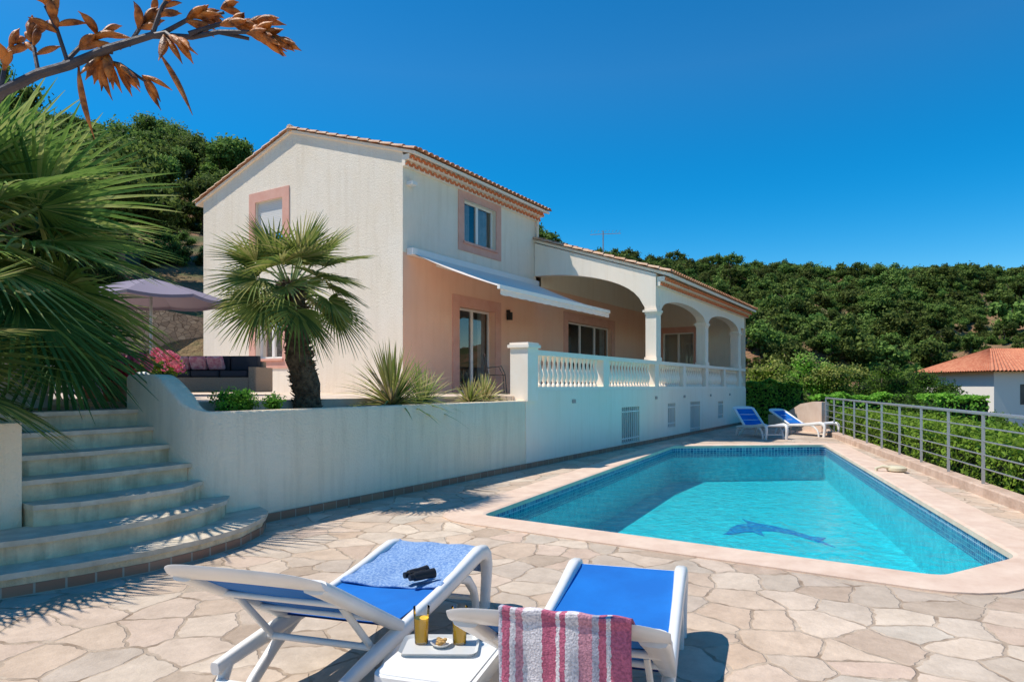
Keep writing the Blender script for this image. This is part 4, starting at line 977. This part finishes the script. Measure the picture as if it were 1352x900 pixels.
m.grid(tb,44,60); o=m.obj('blue_towel',[BT],LA); sm=o.modifiers.new('s','SOLIDIFY'); sm.thickness=.01; sm.offset=1
BK=simple('black_rubber',(.012,.012,.014),rough=.45,bump=.2,bscale=200,bdist=.002)
m=MB()
for sy in (-1,1):
    m.tube([(-.085,sy*.033,.032),(-.06,sy*.033,.032),(-.055,sy*.034,.032),(.0,sy*.036,.034),(.02,sy*.038,.034),(.085,sy*.042,.036)],[.019,.020,.026,.028,.026,.031],14)
m.obox((-.02,0,.036),((1,0,0),(0,1,0),(0,0,1)),(.03,.025,.012)); m.tube([(-.06,0,.045),(.05,0,.045)],.011,10)
x,y=3.20,2.68; m.obj('binoculars',[BK],loc=(x,y,.40),rz=math.radians(-20))
tb_=empty('side_table',(2.30,1.80,0),th); m=MB()
rp=roundpoly([(-.24,-.22),(.24,-.22),(.24,.22),(-.24,.22)],.07,6)
m.prism(rp,.385,.41,0); m.prism(offset(rp,-.012),.33,.384,0,bottom=False); m.prism(offset(rp,-.02),.409,.416,0)
m.obj('top',[PLAST],tb_,bevel=.006)
m=MB()
for sx_ in (-1,1):
    for sy in (-1,1): m.tube([(sx_*.19,sy*.17,.36),(sx_*.205,sy*.185,.18),(sx_*.225,sy*.2,0)],[.045,.034,.03],10)
    m.tube([(sx_*.2,-.18,.28),(sx_*.2,0,.335),(sx_*.2,.18,.28)],.022,8); 
m.obj('legs',[PLAST],tb_)
DG=glassmat('drinking_glass',(.95,.98,.98),1.35); JU=simple('orange_juice',(.92,.48,.02),rough=.25)
def glass(x,y,lv):
    e_=empty('juice_glass',(x,y,.424)); m=MB()
    m.lathe(0,0,[(.001,.0),(.030,.001),(.034,.08),(.038,.165)],28,0,False); m.obj('glass',[DG],e_)
    m=MB(); m.lathe(0,0,[(.001,.008),(.0275,.009),(.0275+.0065*lv/.15,lv),(.001,lv)],28); m.obj('juice',[JU],e_)
glass(2.37,1.97,.115); glass(2.46,1.82,.13)
m=MB(); rp2=roundpoly([(-.16,-.10),(.16,-.10),(.16,.10),(-.16,.10)],.03,5); m.prism(rp2,0,.006); ring(m,rp2,offset(rp2,.015),.006,.02,0); m.obj('serving_tray',[simple('tray_plastic',(.60,.60,.58),rough=.3)],loc=(2.38,1.87,.4165),rz=th-1.3)
m=MB()
for i in range(16):
    a_=random.uniform(0,6.28); rr=random.uniform(0,.03); m.lathe(rr*math.cos(a_),rr*math.sin(a_),[(.002,.0+i*.0012),(.010,.004+i*.0012),(.010,.010+i*.0012),(.002,.014+i*.0012)],7)
m.lathe(0,0,[(.03,-.006),(.05,.012),(.048,.012),(.028,-.004)],16,1); m.obj('snack_bowl',[simple('nuts',(.5,.30,.10),rough=.7),WHITE],loc=(2.39,1.87,.43))

# ---------------------------------------------------------------- overhanging flower stalk with seed pods
def L2(x_,z_,dd=0): return Vector((F.x*(2.0+dd)+R.x*x_,F.y*(2.0+dd)+R.y*x_,z_))
br=empty('flax_flower_stalk'); m=MB(); pd=MB(); rs_=random.Random(22)
main=[L2(-3.0,0.0,.5),L2(-2.5,1.3,.35),L2(-2.0,2.15,.2),L2(-1.70,2.40,.1),L2(-1.536,2.478),L2(-1.42,2.535),L2(-1.33,2.56),L2(-1.20,2.60,-.02),L2(-1.08,2.65),L2(-.97,2.655,.02),L2(-.88,2.66),L2(-.80,2.655,.03)]
m.tube(main,[.022,.020,.018,.016,.015,.0145,.014,.012,.010,.008,.007,.005],10)
def pod(p,d_,l):
    d_=Vector(d_).normalized(); s_=d_.cross(Vector((0,0,1))); 
    if s_.length<.1: s_=Vector((1,0,0))
    s_.normalize(); path=[]; 
    cv=rs_.uniform(-.35,.35)
    for k_ in range(9):
        q=k_/8; path.append(Vector(p)+d_*l*q+s_*cv*l*q*q+Vector((0,0,-.22*l*q*q)))
    w_=rs_.uniform(.8,1.2)
    pd.tube(path,[.003,.006*w_,.010*w_,.0125*w_,.013*w_,.012*w_,.009*w_,.004,.001],10,0,sx=1.0,sz=.75)
br_def=[(L2(-1.42,2.535),L2(-1.47,2.66,.03),12,.0),(L2(-1.33,2.56),L2(-1.38,2.72,-.03),14,0),(L2(-1.20,2.60),L2(-1.24,2.56,0),12,-1),(L2(-1.08,2.65),L2(-1.02,2.78,0),9,0),(L2(-1.08,2.65),L2(-.97,2.60,-.05),8,-1),(L2(-1.05,2.655),L2(-.88,2.74,.04),12,0),(L2(-.97,2.655),L2(-.78,2.70,.04),16,0),(L2(-.88,2.66),L2(-.70,2.62,0),24,0),(L2(-1.26,2.58),L2(-1.12,2.53,.05),10,-1),(L2(-1.36,2.55),L2(-1.25,2.68,.05),12,0),(L2(-1.15,2.62),L2(-1.10,2.73,.05),10,0),(L2(-1.536,2.478),L2(-1.52,2.62,.02),7,0)]
for a_,b_,n,dn in br_def:
    mid_=a_.lerp(b_,.5)+Vector((0,0,.02)); m.tube([a_,mid_,b_],[.007,.006,.004],6)
    for i in range(n):
        q=rs_.uniform(.35,1.0); p=a_.lerp(b_,q)+Vector((0,0,.015)); d_=(b_-a_).normalized()*.8+Vector((rs_.gauss(0,.35),rs_.gauss(0,.35),rs_.gauss(.1 if dn==0 else -.45,.3)))+R*.3
        pod(p,d_,rs_.uniform(.06,.10))
pod(L2(-1.30,2.56),(0,0,-1),.17); pod(L2(-1.06,2.60),R*.5-Vector((0,0,.7)),.19)
m.obj('stalk',[STEMM],br); pd.obj('seed_pods',[POD],br)
